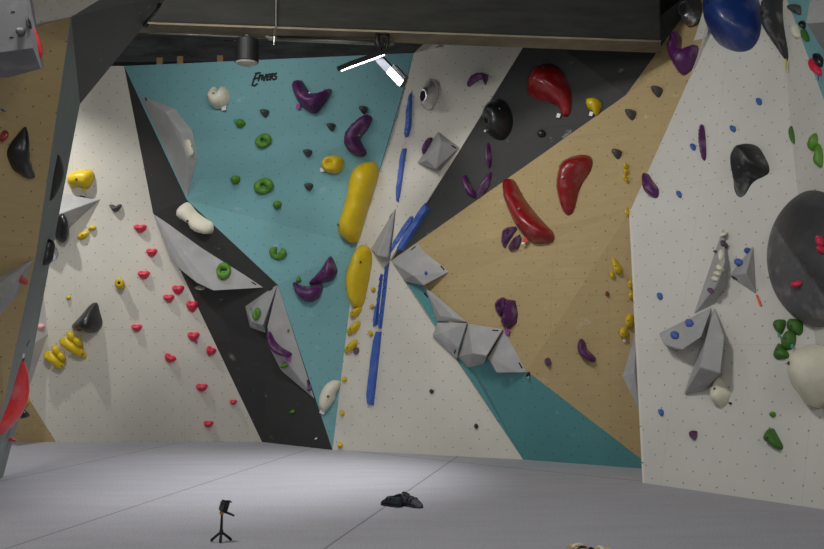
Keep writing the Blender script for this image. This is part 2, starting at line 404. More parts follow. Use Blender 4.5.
def hold(ol,h,mat,label,group=None,name='climbing_hold',cat='climbing hold',prof='round',sharp=False,tilt=(0,0),off=0,bolt=True,tags=(),at=None,res=8,rough=.0,only=None,origin_empty=False,cup=None,boltmat='metal',boltat=None,fix=False,bar=False):
    """a moulded hold: outline on its wall, swelling to h metres off it"""
    c=at or pxcent(ol)
    p0,n=hit(c[0],c[1],only)
    vd=ray(*c).normalized(); k=-n.dot(vd)
    if k<.3: n=(n-vd*(.36-k)).normalized()
    hi=0;lo=0
    for x,y in ol:
        try: q,_=hit(x,y,only)
        except Exception: continue
        dd=(q-p0).dot(n)
        if dd<.13: hi=max(hi,dd)
        if dd>-.13: lo=min(lo,dd)
    if not fix: off=hi; drop=hi-lo
    else: drop=off+.01
    p0=p0+n*off
    u,w=basis(n)
    if not sharp: ol=catmull(ol,4 if len(ol)>6 else 5)
    else:
        o2=[]
        for i in range(len(ol)):
            a,b=ol[i],ol[(i+1)%len(ol)]
            for k in range(4): o2.append((a[0]+(b[0]-a[0])*k/4,a[1]+(b[1]-a[1])*k/4))
        ol=o2
    pts=[]
    for x,y in ol:
        q=onplane(x,y,p0,n)-p0; pts.append(Vector((q.dot(u),q.dot(w))))
    ar=0
    for i in range(len(pts)): ar+=pts[i].x*pts[(i+1)%len(pts)].y-pts[(i+1)%len(pts)].x*pts[i].y
    if ar<0: pts.reverse()
    size=math.sqrt(abs(ar)/2)
    e=size*.05; sp=size/res
    dist=lambda p:min(dist_seg(p,pts[i-1],pts[i]) for i in range(len(pts)))
    inner=[]
    nb=len(pts)
    if bar:
        hw=0
        for i in range(nb):
            t=(pts[(i+1)%nb]-pts[i-1]).normalized(); nrm_=Vector((-t.y,t.x)); k=0
            while k<40 and inside(pts[i]+nrm_*size*.02*(k+1),pts): k+=1
            hw=max(hw,min(k,12)*size*.02) if k<12 else hw
        e=max(.004,hw*.28)
    for i in range(nb):
        t=(pts[(i+1)%nb]-pts[i-1]).normalized(); q=pts[i]+Vector((-t.y,t.x))*e
        if inside(q,pts) and dist(q)>e*.8: inner.append(q)
    xs=[p.x for p in pts]; ys=[p.y for p in pts]
    y=min(ys); row=0
    while y<max(ys) and not bar:
        x=min(xs)+(sp/2 if row%2 else 0)
        while x<max(xs):
            q=Vector((x,y))
            if inside(q,pts) and dist(q)>e+sp*.4: inner.append(q)
            x+=sp
        y+=sp*.87; row+=1
    allp=pts+inner
    ed=[(i,(i+1)%nb) for i in range(nb)]
    vo,eo,fo,*_=geometry.delaunay_2d_cdt(allp,ed,[],1,1e-7)
    ds=[dist(v) for v in vo]; D=max(ds) or 1e-6
    hs=[]
    sc=math.sqrt(nb)
    for v,d in zip(vo,ds):
        t=min(1,d/D) if not bar else (1 if d>e*.5 else 0); hh=h*PROF[prof](t)*(1+ (tilt[0]*v.x+tilt[1]*v.y)/size)
        if rough and d>e*.5: hh+=h*rough*noise.noise(Vector((v.x,v.y,p0.x))*9/ max(size,.1))
        if cup and d>e*.5:
            q=onplane(cup[0],cup[1],p0,n)-p0; q=Vector((q.dot(u),q.dot(w)))
            hh-=h*cup[3]*math.exp(-((v-q).length/(size*cup[2]))**2)
        hs.append(max(hh,0.002) if d>e*.3 else 0)
    nbr=[set() for _ in vo]
    for f in fo:
        for i in range(len(f)): nbr[f[i]].add(f[i-1]); nbr[f[i-1]].add(f[i])
    if prof!='ridge':
        for _ in range(2):
            hs=[hv if ds[i]<e*.5 or not nbr[i] else .5*hv+.5*sum(hs[j] for j in nbr[i])/len(nbr[i]) for i,hv in enumerate(hs)]
    V3=[u*v.x+w*v.y+n*(hh+.004 if ds[i]>=e*.3 else .004) for i,(v,hh) in enumerate(zip(vo,hs))]
    base=[i for i in range(len(vo)) if ds[i]<e*.3]
    # skirt down to the wall
    bm=bmesh.new()
    bv=[bm.verts.new(v) for v in V3]
    for f in fo:
        try: bm.faces.new([bv[i] for i in f])
        except ValueError: pass
    bm.normal_update()
    bes=[ee for ee in bm.edges if ee.is_boundary]
    r=bmesh.ops.extrude_edge_only(bm,edges=bes)
    nv=[g for g in r['geom'] if isinstance(g,bmesh.types.BMVert)]
    for v in nv: v.co-=n*(.003+drop)
    be=[ee for ee in bm.edges if ee.is_boundary]
    bmesh.ops.contextual_create(bm,geom=be)
    bmesh.ops.recalc_face_normals(bm,faces=bm.faces)
    me=bpy.data.meshes.new(name); bm.to_mesh(me); bm.free()
    o=link(name,me,M[mat],loc=p0,smooth=(not sharp))
    if sharp: me.shade_flat()
    tag(o,label,cat,group)
    if bolt and size>.05:
        bc=boltat or None
        if bc: q=onplane(bc[0],bc[1],p0,n)-p0; q=Vector((q.dot(u),q.dot(w)))
        else: q=Vector((0,0)) if inside(Vector((0,0)),pts) else vo[ds.index(D)]
        i=min(range(len(vo)),key=lambda k:(vo[k]-q).length)
        hb=hs[i]; rr=min(.014,size*.07)
        q3=u*vo[i].x+w*vo[i].y
        bo=link('bolt',tube_mesh('bolt',[q3+n*(hb-.01),q3+n*(hb+.009)],rr,8),M[boltmat],o)
    for (tx,ty,tm,tw,th) in tags:
        q=onplane(tx,ty,p0,n)-p0; s=q.dot(u),q.dot(w)
        pm=(p0-CAM).length/F
        Rm=Matrix((u,w,n)).transposed()@Matrix.Rotation(random.uniform(-.4,.4),3,'Z')
        t=link('start_tag',box_mesh('tag',q+n*.03,(tw*pm,th*pm,.006),Rm),M[tm],o)
        t['label']=tm.replace('_tag','').replace('teal','green')+' tape tag'
    return o
def ell(cx,cy,rx,ry,rot=0,n=9,jit=.08,seed=None):
    rd=random.Random(seed if seed is not None else int(cx*7+cy*13)); a=math.radians(rot); out=[]
    for i in range(n):
        t=2*math.pi*i/n; k=1+rd.uniform(-jit,jit)
        x=rx*math.cos(t)*k; y=ry*math.sin(t)*k
        out.append((cx+x*math.cos(a)-y*math.sin(a),cy+x*math.sin(a)+y*math.cos(a)))
    return out
def moon(cx,cy,w,h,rot=0):
    p=[(-.5,-.32),(-.25,-.5),(0,-.42),(.28,-.5),(.5,-.3),(.42,.1),(.15,.48),(-.12,.5),(-.4,.15)]
    a=math.radians(rot)
    return [(cx+x*w*math.cos(a)-y*h*math.sin(a),cy+x*w*math.sin(a)+y*h*math.cos(a)) for x,y in p]
def cup(cx,cy,w,h):
    return [(cx+x*w,cy+y*h) for x,y in ((-.5,-.3),(-.2,-.5),(.3,-.48),(.5,-.2),(.3,.3),(.05,.5),(-.25,.25))]

def loft(rings,mat,label,name='climbing_hold',cat='climbing hold',group=None,n=28,at=None,capmat=None,capname='opening',off=0,fn=None):
    c=at or rings[0][:2]; p0,nn=hit(*c[:2]); p0=p0+nn*off
    vs=[];fs=[]
    for (cx,cy,rx,ry,h,*r) in rings:
        a=math.radians(r[0]) if r else 0
        for k in range(n):
            t=2*math.pi*k/n; x=rx*math.cos(t); y=ry*math.sin(t)
            px=cx+x*math.cos(a)-y*math.sin(a); py=cy+x*math.sin(a)+y*math.cos(a)
            if fn: px,py,hh=fn(px,py,h)
            else: hh=h
            vs.append(onplane(px,py,p0+nn*hh,nn))
    m=len(rings)
    for i in range(m-1):
        for k in range(n): fs.append((i*n+k,i*n+(k+1)%n,(i+1)*n+(k+1)%n,(i+1)*n+k))
    fs.append(tuple(reversed(range(n))))
    if not capmat: fs.append(tuple((m-1)*n+k for k in range(n)))
    else: fs.append(tuple((m-1)*n+k for k in range(n)))
    me=mesh_from(name,vs,fs,p0)
    bm=bmesh.new(); bm.from_mesh(me); bmesh.ops.recalc_face_normals(bm,faces=bm.faces); bm.to_mesh(me); bm.free()
    o=link(name,me,M[mat],loc=p0,smooth=True); tag(o,label,cat,group)
    if capmat:
        last=[v-p0 for v in vs[(m-1)*n:]]; c=sum(last,Vector())/n
        top=[c+(v-c)*.9+nn*.004 for v in last]; bot=[c+(v-c)*.9-nn*.004 for v in last]
        q=mesh_from(capname,top+bot,[tuple(range(n)),tuple(reversed(range(n,2*n)))]+[(k,n+k,n+(k+1)%n,(k+1)%n) for k in range(n)])
        link(capname,q,M[capmat],o)
    return o
def donut(cx,cy,rx,ry,mn,mat,label,group=None,gap=None,off=0,tags=()):
    p0,n=hit(cx,cy); u,w=basis(n); p0=p0+n*off; pm=(p0-CAM).length/F
    rd=random.Random(int(cx)); vs=[];fs=[]; NM_,NN_=26,10
    span=range(NM_) if gap is None else range(NM_+1)
    tot=2*math.pi if gap is None else 2*math.pi-gap[1]
    st=0 if gap is None else gap[0]+gap[1]/2
    for i in span:
        t=st+tot*i/NM_; c=p0+u*(rx-mn)*pm*math.cos(t)+w*(ry-mn)*pm*math.sin(t)
        od=(u*math.cos(t)+w*math.sin(t)).normalized(); mm=mn*pm*(1+.22*math.sin(t*2+cx)+rd.uniform(-.05,.05))
        if gap is not None: mm*=max(.35,min(1,4*min(i,NM_-i)/NM_+.4))
        for k in range(NN_):
            an=2*math.pi*k/NN_; vs.append(c+od*mm*math.cos(an)+n*(mm*.95*math.sin(an)+mm*.8))
    L=NM_ if gap is None else NM_+1
    for i in range(NM_):
        for k in range(NN_): fs.append((i*NN_+k,((i+1)%L)*NN_+k,((i+1)%L)*NN_+(k+1)%NN_,i*NN_+(k+1)%NN_))
    if gap is not None: fs.append(tuple(range(NN_))); fs.append(tuple(reversed([NM_*NN_+k for k in range(NN_)])))
    me=mesh_from('jug',vs,fs,p0)
    bm=bmesh.new(); bm.from_mesh(me); bmesh.ops.recalc_face_normals(bm,faces=bm.faces); bm.to_mesh(me); bm.free()
    o=link('ring_hold',me,M[mat],loc=p0,smooth=True)
    tag(o,label,'climbing hold',group)
    for (tx,ty,tm,tw,th) in tags:
        q=onplane(tx,ty,p0,n)-p0
        Rm=Matrix((u,w,n)).transposed()
        t=link('start_tag',box_mesh('tag',q+n*.04,(tw*pm,th*pm,.006),Rm),M[tm],o); t['label']='green tape tag'
    return o
VN=0
PANELS=sorted(set(t[3] for t in TRIS))
def volume(base,elev,label,mat='vol',group=None,slots=(),only=None,shadow=0,ref=None,lift=0):
    """a faceted plywood box screwed to the wall; base points lie on it, elev points stand off it"""
    global VN; VN+=1
    ws=only or PANELS
    pts=[]; rn=None
    for b in base:
        p,n=hit(b[0],b[1],ws); pts.append(p+n*.001)
        if lift: pts.append(onplane(b[0],b[1],p+n*lift,n))
    for e in elev:
        rx,ry=(e[3],e[4]) if len(e)>3 else (e[0],e[1])
        p,n=hit(rx,ry,ws); pts.append(onplane(e[0],e[1],p+n*e[2],n))
    # back closure a little inside the boards
    c=sum(pts[:len(base)],Vector())/len(base)
    bm=bmesh.new()
    for p in pts: bm.verts.new(p-c)
    r=bmesh.ops.convex_hull(bm,input=bm.verts)
    bmesh.ops.delete(bm,geom=[g for g in r['geom_interior'] if isinstance(g,bmesh.types.BMVert)],context='VERTS')
    bmesh.ops.dissolve_limit(bm,angle_limit=math.radians(6),verts=bm.verts,edges=bm.edges)
    bmesh.ops.recalc_face_normals(bm,faces=bm.faces)
    me=bpy.data.meshes.new('wall_volume'); bm.to_mesh(me); bm.free()
    o=link('wall_volume',me,M[mat],loc=c); tag(o,label,'climbing volume',group)
    md=o.modifiers.new('edge','BEVEL'); md.width=.006; md.segments=1
    own='vol%d'%VN
    for p in me.polygons: add_tris([me.vertices[i].co+c for i in p.vertices],own)
    for (x,y,ang) in slots:
        q,n=hit(x,y); d=onplane(x+math.cos(math.radians(ang)),y+math.sin(math.radians(ang)),q,n)-q; d.normalize()
        s=n.cross(d); Rm=Matrix((d,s,n)).transposed()
        link('slot',box_mesh('slot',q-c,(.065,.014,.006),Rm),M['hole'],o)
    return o
h=hold
T=lambda x,y,m='white_tag',w=5,hh=5:(x,y,m,w,hh)
# ============================ left white board
volume([(30,186),(101,199),(30,256),(60,237)],[(46,219,.27)],'grey faceted volume poking out from behind the slate-grey block, under the yellow sloper',slots=[(82.5,196.5,14)],only=['wall_back_left'])
h([(67.8,178.4),(72.6,172),(81.5,170.3),(90.5,169.6),(94.8,175.4),(92,184),(88,188.6),(80,186.5),(76.5,186.6),(71.4,188)],.13,'yellow','broad yellow sloper above the grey volume at the left of the white board',prof='flat',tags=[T(85,189.5,'yellow_tag',4,4)],only=['wall_back_left'])
h([(65,216),(68,224),(66,235),(60,240),(56,238),(57,226),(60,217)],.12,'black','black hold at the foot of the grey volume beside the slate-grey block edge',cat='climbing hold')
h([(109.5,205),(113,204.5),(116,206),(119,204.3),(122,205),(120,209),(116,212),(113,210.5)],.07,'grey','small charcoal two-horned foothold right of the grey volume tip on the white board',name='foothold')
h([(78,236),(82,231.5),(88,231),(89.5,234),(85,238.5),(80,239.6)],.05,'yellow','larger of two small yellow crimps below the grey volume',group=None)
h([(88.5,228),(91,225.3),(95.5,225.8),(96.5,228.5),(93,230.5),(89,230)],.045,'yellow','smaller upper one of two yellow crimps below the grey volume')
pinks=[(140.5,228.5,13,8,'pink foothold topmost of the red-pink trail on the left white board'),
(152,252.5,11,8,'pink foothold second from the top of the trail on the left white board'),
(144,274.8,12,8,'pink foothold third from the top, right of the round yellow knob'),
(178.4,289.8,12,9,'pink foothold with a raised left horn, nearest the lower edge of the big grey volume'),
(169,298.3,11,7.5,'pink foothold just left of and below the horned pink one'),
(192.4,306.4,12,11,'bulky pink hold overlapping the charcoal edge under the big grey volume'),
(137,327.8,10.5,7,'pink foothold leftmost of the pink trail, on its own mid board'),
(193.7,336.5,12,9,'pink foothold with a small tag below the bulky pink one'),
(210.7,351.3,10,9,'tilted pink foothold at the charcoal edge right of the tagged one'),
(170,358.4,12,8,'pink foothold low down, left of the tilted one'),
(201.9,387.5,11.5,7.5,'pink foothold second from the bottom middle, above the floor'),
(208.7,424,9.5,6.5,'lowest pink foothold just above the grey floor'),
(233.5,402,7,5,'smallest pink foothold low beside the charcoal board')]
for x,y,w,hh,l in pinks:
    h(moon(x,y,w,hh,rot=25 if 'tilted' in l else 0),.075,'pink',l,group='pink footholds on the left white board',name='foothold',tilt=(0,.6),only=['wall_back_left'],tags=[T(x+3,y+5,'purple_tag',2.5,2.5)] if 'small tag' in l else ())
# round yellow knob
o=loft([(119.8,283.5,5,5,0),(119.8,284,5,5,.05),(119.5,283.2,4.3,4.3,.09),(119,282.8,4.4,4.6,.13),(119,282.8,3.2,3.4,.145),(119,282.8,1.5,1.6,.135)],'yellow','round yellow knob hold beside the third pink foothold on the white board',capmat='hole')
h(ell(122,287,3,3),.06,'yellow','little yellow foothold tucked under the round yellow knob',name='foothold')
h(ell(69,297.5,2.2,2),.04,'yellow','tiny yellow screw-on foothold left of the black triangular hold',name='foothold',bolt=False)
h([(94.8,302.6),(98,304),(100,312),(102.5,321),(101.5,327),(97,331.5),(90,333),(84,330.5),(78,331),(72,326),(76,321),(84,312),(90,305)],.26,'black','large black shark-fin macro hold above the yellow double tubes',prof='soft',tilt=(.15,-.5),sharp=False,name='macro_hold')
def doubletube(a,b,bumps,label):
    p,n=hit((a[0]+b[0])/2,(a[1]+b[1])/2); root=empty('tube_hold',p,label,'climbing hold','yellow double-tube holds')
    q=lambda x,y,z:onplane(x,y,p+n*z,n)-p
    pm=(p-CAM).length/F
    link('main_tube',tube_mesh('t',[q(*a,.13),q(*a,.12)*.95+q(*b,.06)*.05,q((a[0]+b[0])/2,(a[1]+b[1])/2,.08),q(b[0]*.9+a[0]*.1,b[1]*.9+a[1]*.1,.05),q(*b,.04)],[3.4*pm,4.3*pm,4.6*pm,4.2*pm,2.6*pm],16),M['yellow'],root,smooth=True)
    for (c,d) in bumps:
        link('side_tube',tube_mesh('t',[q(*c,.12),q(*d,.05)],[3.0*pm,3.4*pm],14),M['yellow'],root,smooth=True)
    m=tube_mesh('t',[q(b[0]-1,b[1]-1,.09),q(b[0]-1,b[1]-1,.1)],.01,8); link('bolt',m,M['metal'],root)
    return root
doubletube((62,340),(83,355),[((69,333),(74,341)),((76,339),(80,346))],'yellow double-tube hold, the upper right one beneath the black fin')
h(ell(84.5,355.5,2.8,2.6),.05,'yellow','small yellow foothold at the lower end of the upper double tube',name='foothold')
doubletube((46.8,354),(62.5,367),[((54,347),(59,356)),((60,354),(63,360))],'yellow double-tube hold, the lower left one nearer the slate-grey block')
volume([(43,283),(48,334),(-14,330),(14,412),(26,396)],[(13,357,.62)],'pale grey wedge volume behind the foot of the slate-grey block',mat='volpale',slots=[(28,343,-65)],only=['wall_back_left','wall_back_left_corner'])
h(ell(40.2,326.8,3.3,3.4),.05,'palepink','pale pink round foothold on the wedge volume behind the block',name='foothold')
h([(23,398),(27,396.5),(30,400),(29,404),(24,406),(21,403)],.1,'yellow','yellow hold low beside the bright red shield at the plywood corner')
h([(15,409),(19,407),(21,411),(19,416),(14,417)],.1,'black','black hold low behind the bright red shield',cat='climbing hold')
h(ell(10.5,439,1.8,2.4),.05,'scarlet','tiny red foothold at the bottom of the plywood corner by the floor',name='foothold',bolt=False)

# ============================ charcoal and teal boards
volume([(139.5,94.7),(175,108),(192.8,131),(198,158),(187,198)],[(166,112.5,.13,170,115),(181,134.5,.15),(187,157,.14)],'tall grey shield volume on the upper left of the teal board',slots=[(146,99,62)],only=['wall_back_teal'])
h([(184.5,141),(188.2,140.5),(190.5,147),(192.2,154.5),(189,156.3),(186.5,149)],.06,'cream','narrow cream bar hold on the tall grey shield volume')
h([(179.5,210.8),(182.8,204.2),(189.3,202.7),(197,211.9),(205,218),(213,223.9),(212.3,233.3),(202.5,232),(194.8,228),(191.5,221.7),(182.8,217.3)],.14,'cream','cream boot-shaped hold on the charcoal board left of the teal edge',off=.03,prof='flat')
volume([(153,213),(265,288),(186,268),(165,242)],[(214,291,.2,216,280),(197,283,.2,200,272),(181,270,.16,185,262),(169,254,.1,172,250)],'largest grey volume, a long wedge spanning the white and charcoal boards',slots=[(254,283.5,32)])
donut(224.5,271.5,8.3,8,3,'green','green ring jug on the long grey wedge volume')
h(ell(201,287.5,4.5,1.8,15),.06,'cream','thin cream crimp on the lower lip of the long grey wedge volume',bolt=False)
volume([(245,306),(277.9,283),(266,333),(250,327.5)],[(263,325,.16),(252,322,.1)],'small grey diamond volume left of the purple banana on the charcoal board',slots=[(271,289.5,-35)])
donut(258,314,5,6.3,2.3,'green','green ring jug with a green tag on the small grey diamond volume',tags=[T(253.8,309.5,'teal_tag',3,3)])
volume([(278,283),(315,399),(283,372),(268,345)],[(267.5,326,.17,273,326),(269,339,.17,276,339),(281,370,.06,284,368)],'tall narrow grey volume with the purple banana hold, at the charcoal and teal edge')
h([(268.4,332),(271.5,333),(275.5,341),(282,347.5),(290.9,352.8),(291.6,355.6),(287,356.5),(282.6,355.6),(274,351.6),(268.9,343)],.11,'purple','purple banana hold on the tall narrow grey volume',tags=[T(289.3,358.5,'purple_tag',4.5,4)])
h(ell(285,365,3,2.8),.045,'green','green foothold under the purple banana on the narrow grey volume',name='foothold')
h(ell(288.5,330.5,1.4,1.3),.03,'green','tiny green foothold above the purple banana on the narrow grey volume',name='foothold',bolt=False)
h([(307,380),(309,381),(310,387),(311.5,390),(308.5,391.5),(306.5,389),(307.5,386)],.04,'purple','small purple pin-shaped foothold near the bottom tip of the narrow grey volume',name='foothold',bolt=False)
h(ell(293,411.5,2,1.6),.03,'green','lone green foothold low on the charcoal board',name='foothold',bolt=False)
h(ell(316.5,438.5,1,1),.02,'cream','tiny cream foothold lowest on the charcoal board',name='foothold',bolt=False)
h([(299,276),(301.3,280),(300.5,282.3),(296.5,281.5),(296.8,279)],.04,'green','tiny green wedge foothold left of the lower purple pair on the teal board',name='foothold',bolt=False)
h([(319,401),(320.5,394),(325,385.5),(332.5,380.3),(339.7,381),(340.7,385),(336,393.5),(335.5,398),(331,405),(326,410.5),(320,408)],.13,'cream','cream kidney hold low at the edge of teal and white boards',off=.02,tags=[T(323,411)],prof='round')
h([(209.7,98),(210.5,91),(214,87.5),(216.2,87),(217.5,92),(220,92.3),(221.5,86.5),(227,88.5),(230,95),(229,103),(224,108),(217,109),(212,105.5)],.16,'cream','white round hold with a notch in its top, upper left of the teal board',prof='flat',tags=[T(225,108.5,'white_tag',4.5,4.5)])
h([(293.3,86.6),(295.6,82.3),(301.4,80.5),(305,85.4),(310,92.2),(315,93.9),(322.3,92.6),(329.5,89),(331.8,90.5),(330,96),(326,102),(318.5,111.6),(312,113.4),(302,107),(296.8,98)],.2,'purple','purple boomerang hold right of the painted word on the teal board',tags=[T(299,107,'purple_tag',4,5)],name='pinch_hold')
for x,y,l in ((265,113.6,'small charcoal cup foothold upper left, level below the painted word'),(331.5,127.4,'small charcoal cup foothold between the two large purple holds'),(363.6,110.3,'small charcoal cup foothold just above the purple arc'),(308,153.6,'small charcoal cup foothold left of the yellow disc'),(309,187,'small charcoal cup foothold lowest on the teal board')):
    h(cup(x,y,8.8,8),.08,'grey',l,group='charcoal cup footholds on the teal board',name='foothold',tilt=(0,.6))
h(ell(241,123.5,4.6,4.2),.08,'green','round green hold with a green tag, topmost green one on teal',tags=[T(236.5,121,'teal_tag',3.5,3)])
donut(264.2,141,8.3,7.2,2.9,'green','green ring jug, the upper one of two on the teal board')
h(ell(236.2,179.8,4.6,4.4),.09,'green','round green knob left of the lower green ring jug')
donut(264.7,186,9.6,8.2,3.4,'green','green ring jug, the lower and larger of two on the teal board')
h(ell(277.7,204.8,4.3,4.4),.09,'green','round green knob right below the lower green ring jug')
donut(278.6,252.5,8.3,8,3.2,'green','green C-shaped jug open at its top, lowest green ring on teal',gap=(math.radians(80),math.radians(55)))
o=h([(321.8,163),(326,156.8),(333,155.3),(341,157),(344.5,161),(343,168),(339,173),(331,173.6),(324,170)],.14,'yellow','yellow disc hold with a finger hole above the big yellow bar',tags=[T(323,169.8,'white_tag',4,4)],cup=(331,163,.18,.8),bolt=False,res=12)
h([(372,121),(371.5,116.2),(368,114.8),(365,115.5),(355.5,122.3),(347.8,131),(344.7,140.5),(348,150.4),(356,155.8),(364,156),(366.3,151.7),(363,145.5),(360.8,140),(362,136.5),(367,130.5)],.17,'purple','purple C-shaped arc hold near the top right of the teal board',name='pinch_hold')
h([(353,170.8),(363,163),(373.3,161.8),(378,167.5),(377.5,178),(366.5,214),(359,239.6),(352,243.2),(343,237.5),(338,227.5),(345,206.5),(349,186)],.24,'yellow','largest yellow hold, a long leaning bar at the teal and white boundary',prof='flat',name='macro_hold',off=.06,boltat=(344,222),at=(352,205),tilt=(.05,0))
h([(353,260),(357,249.5),(361,245.5),(366,245.8),(370,250),(371.3,260),(369.5,273),(366,292),(363,303.5),(358,308),(352.5,305),(348.2,290),(347.8,275)],.22,'yellow','second yellow bar hold with rounded ends directly below the largest one',prof='soft',name='macro_hold',off=.06,boltat=(365,264),at=(355,272))
for x,y,l,on in ((356,312,'upper of three yellow flame-shaped holds below the yellow bars',1),(354.5,328,'middle of three yellow flame-shaped holds below the yellow bars',1),(352,346.5,'lowest of three yellow flame-shaped holds, beside a small purple foothold',1)):
    k=1 if y>320 else .8
    h([(x-6*k,y+3),(x-3,y-2.5*k),(x+3,y-6.5*k),(x+6,y-6*k),(x+5.5,y-1),(x+2,y+4),(x-3,y+5.5),(x-5.5*k,y+8*k)],.09,'yellow',l,group='yellow flame holds',off=.02)
for x,y,rx,ry,l in ((373.8,289.6,2.2,2.6,'tiny yellow foothold topmost right of the second yellow bar'),(372.5,306.4,2,2.3,'tiny yellow foothold beside the top yellow flame hold'),(371,333.4,2,3.2,'tiny yellow foothold left of the upper end of the longest blue bar'),(344.8,379.3,2.3,2.7,'tiny yellow foothold right of the low cream kidney hold'),(342.8,412.6,1.8,3,'small yellow foothold second lowest on the middle white board'),(340.8,445,2.4,2.7,'small yellow foothold lowest on the middle white board at the floor')):
    h(ell(x,y,rx,ry,-20),.05,'yellow',l,group='tiny yellow footholds on the middle white board',name='foothold',bolt=False)
h(ell(356.8,351.2,2.5,3.8,20),.05,'purple','tiny purple foothold right of the lowest yellow flame hold',name='foothold',bolt=False)
h([(330,256.2),(333.5,259.5),(336.8,267.6),(337.4,272),(332.5,280.4),(322,283),(312,284.6),(309.4,281.9),(318.5,272.7),(324.9,263.2)],.17,'purple','purple wing hold, the upper of the lower purple pair on teal',name='pinch_hold')
h([(293,283),(296,282.2),(300,285),(307,286.2),(315,285.4),(322,284.8),(323,289),(318.5,298.5),(309.6,302),(300.7,298.7),(295.4,291)],.17,'purple','purple crescent hold, the lower of the lower purple pair on teal',name='pinch_hold')

# painted word on the teal board
def lettering():
    p0,n=hit(265,79); u,w=basis(n)
    st=[# E
    [(257.5,74.5),(255.3,79),(253.5,84.5)],[(256.8,74.2),(259,73.8),(261.5,73.6)],[(255.3,79.2),(257.5,78.6),(259.3,78.2)],[(253.3,84.8),(256,85.3),(258.5,83.6)],
    # n
    [(261,75.5),(259.6,80.8)],[(260.2,79),(262,75.8),(263.4,75.5),(263,79.8)],
    # v
    [(264.3,75.8),(265.2,80.6),(267.6,74.8)],
    # E
    [(268.6,75.3),(268.3,80.2),(270.6,79.4)],[(268.6,75.4),(270.8,74.8)],[(268.4,77.6),(270.3,77)],
    # R
    [(272,75),(271.7,80)],[(272,75),(274.2,74.3),(274,76.6),(271.9,77.6)],[(272.6,77.4),(274.9,79.8)],
    # S
    [(278,74),(276.2,74.6),(276.2,76.3),(277.8,77.2),(277.5,78.9),(275.6,79.6)]]
    vs=[];fs=[]
    for s in st:
        q=[onplane(x*.99+1.4,y*1.1-8.0,p0,n)-p0 for x,y in s]
        for a,b in zip(q,q[1:]):
            d=(b-a).normalized(); s2=n.cross(d)*.011; e=d*.007
            i=len(vs)
            for hh in (.001,.004):
                vs+= [a-e-s2+n*hh,a-e+s2+n*hh,b+e+s2*.9+n*hh,b+e-s2*.9+n*hh]
            fs+=[(i+4,i+5,i+6,i+7),(i,i+3,i+2,i+1)]+[(i+k,i+(k+1)%4,i+4+(k+1)%4,i+4+k) for k in range(4)]
    o=link('wall_lettering',mesh_from('lettering',vs,fs),M['ink'],loc=p0)
    tag(o,'black brush-painted word Envers near the top of the teal board','lettering')
lettering()

# ============================ middle white board
blues=[([(412.4,89.7),(412.3,100),(411.8,112),(411.6,126),(409,136.3),(405,138),(405.8,130),(407,118),(406.6,113),(407.8,109),(409.8,96)],'topmost blue bar, a thin tapered one left of the steel dish hold'),
([(402.6,149),(407,148.3),(403.4,178),(400.2,204),(396.2,200),(399.5,174)],'straight blue bar second from the top above the slim grey spike'),
([(410.8,216.4),(414,215.5),(415.8,218),(413.5,223),(404,238),(393.6,253.3),(391.5,256.8),(390.6,249),(397,237)],'shorter left one of two slanting parallel blue bars'),
([(426.4,201.6),(429.8,209),(421,223.5),(403.4,250.8),(398.5,252),(398.3,247.3),(412,224)],'longer right one of two slanting parallel blue bars at the charcoal edge'),
([(384.8,268),(389.2,262.5),(386,295),(382,328.8),(378.3,327.5),(381.3,300)],'right one of two blue bars side by side below the slim grey spike'),
([(380.6,273.5),(383.2,274.5),(380,302),(377.6,325),(373.3,326.8),(377,300)],'left shorter one of two blue bars side by side below the slim grey spike'),
([(375.8,331.6),(382,331.4),(378.5,365),(374,405.5),(367,402.8),(370.8,370)],'lowest blue bar, thickest and ending well above the floor')]
for ol,l in blues:
    h(ol,.07,'blue',l,group='blue bar holds',name='bar_hold',prof='flat',off=.015,bolt=False,bar=True,sharp=True)
volume([(396,206.6),(370.7,249.2),(390.5,261),(377,256.5)],[(377.5,255.5,.22,379,252),(388,257,.13,386,252)],'slim grey spike volume between the yellow bars and the slanting blue bars',slots=[(391,215.5,-58)])
loft([(430,94.3,8.3,16,0,8),(430,94.3,8.3,15.8,.03,8),(428.8,94.5,7,13.5,.06,8),(426.5,95,5.6,10.5,.11,8),(424,95.5,4.3,8,.17,8),(422.6,96,3.5,6.3,.2,8),(422.6,96,2.9,5.6,.19,8)],'chrome','round polished steel dish hold with a black mouth on the middle white board',name='steel_hold',capmat='hole')
h([(468.3,85.4),(472.6,77.7),(479,73.9),(488.4,75.2),(485.6,85.4),(483.5,80),(479,80.5),(473.9,84),(469.5,87)],.12,'purple','small purple hooked hold right of the steel dish hold',sharp=False)
volume([(438,131.5),(460,147.5),(440,171),(416.8,163.2)],[(441,141,.2),(427,160,.24),(436,169,.2)],'grey box-like volume at the edge of white and charcoal boards under the steel dish',slots=[(454,147,32)],shadow=1)
h([(432.5,137.5),(431.5,144.5),(427.5,153.5),(424.3,155.5),(423.8,149),(427.5,141)],.1,'purple','purple pinch peeking out at the left of the grey box-like volume',only=['wall_back_middle'])
volume([(390.3,261),(417.4,243),(449.8,271.8),(402.5,281),(428,276)],[(412.3,275,.2,414,268),(424,285.5,.13,426,276)],'grey wedge volume right of the slanting blue bars',slots=[(413.3,248.3,-38),(442.5,268,48)])
h(ell(426,273.4,1.6,1.5),.03,'blue','tiny blue foothold on the grey wedge volume',name='foothold',bolt=False)
volume([(425.5,288.5),(433,293),(467,322),(437.5,321.4)],[(440,316,.1),(455,318.5,.06)],'flat pale grey triangular volume forming the top link of the lower chain',lift=.05,slots=[(426,295,48)])
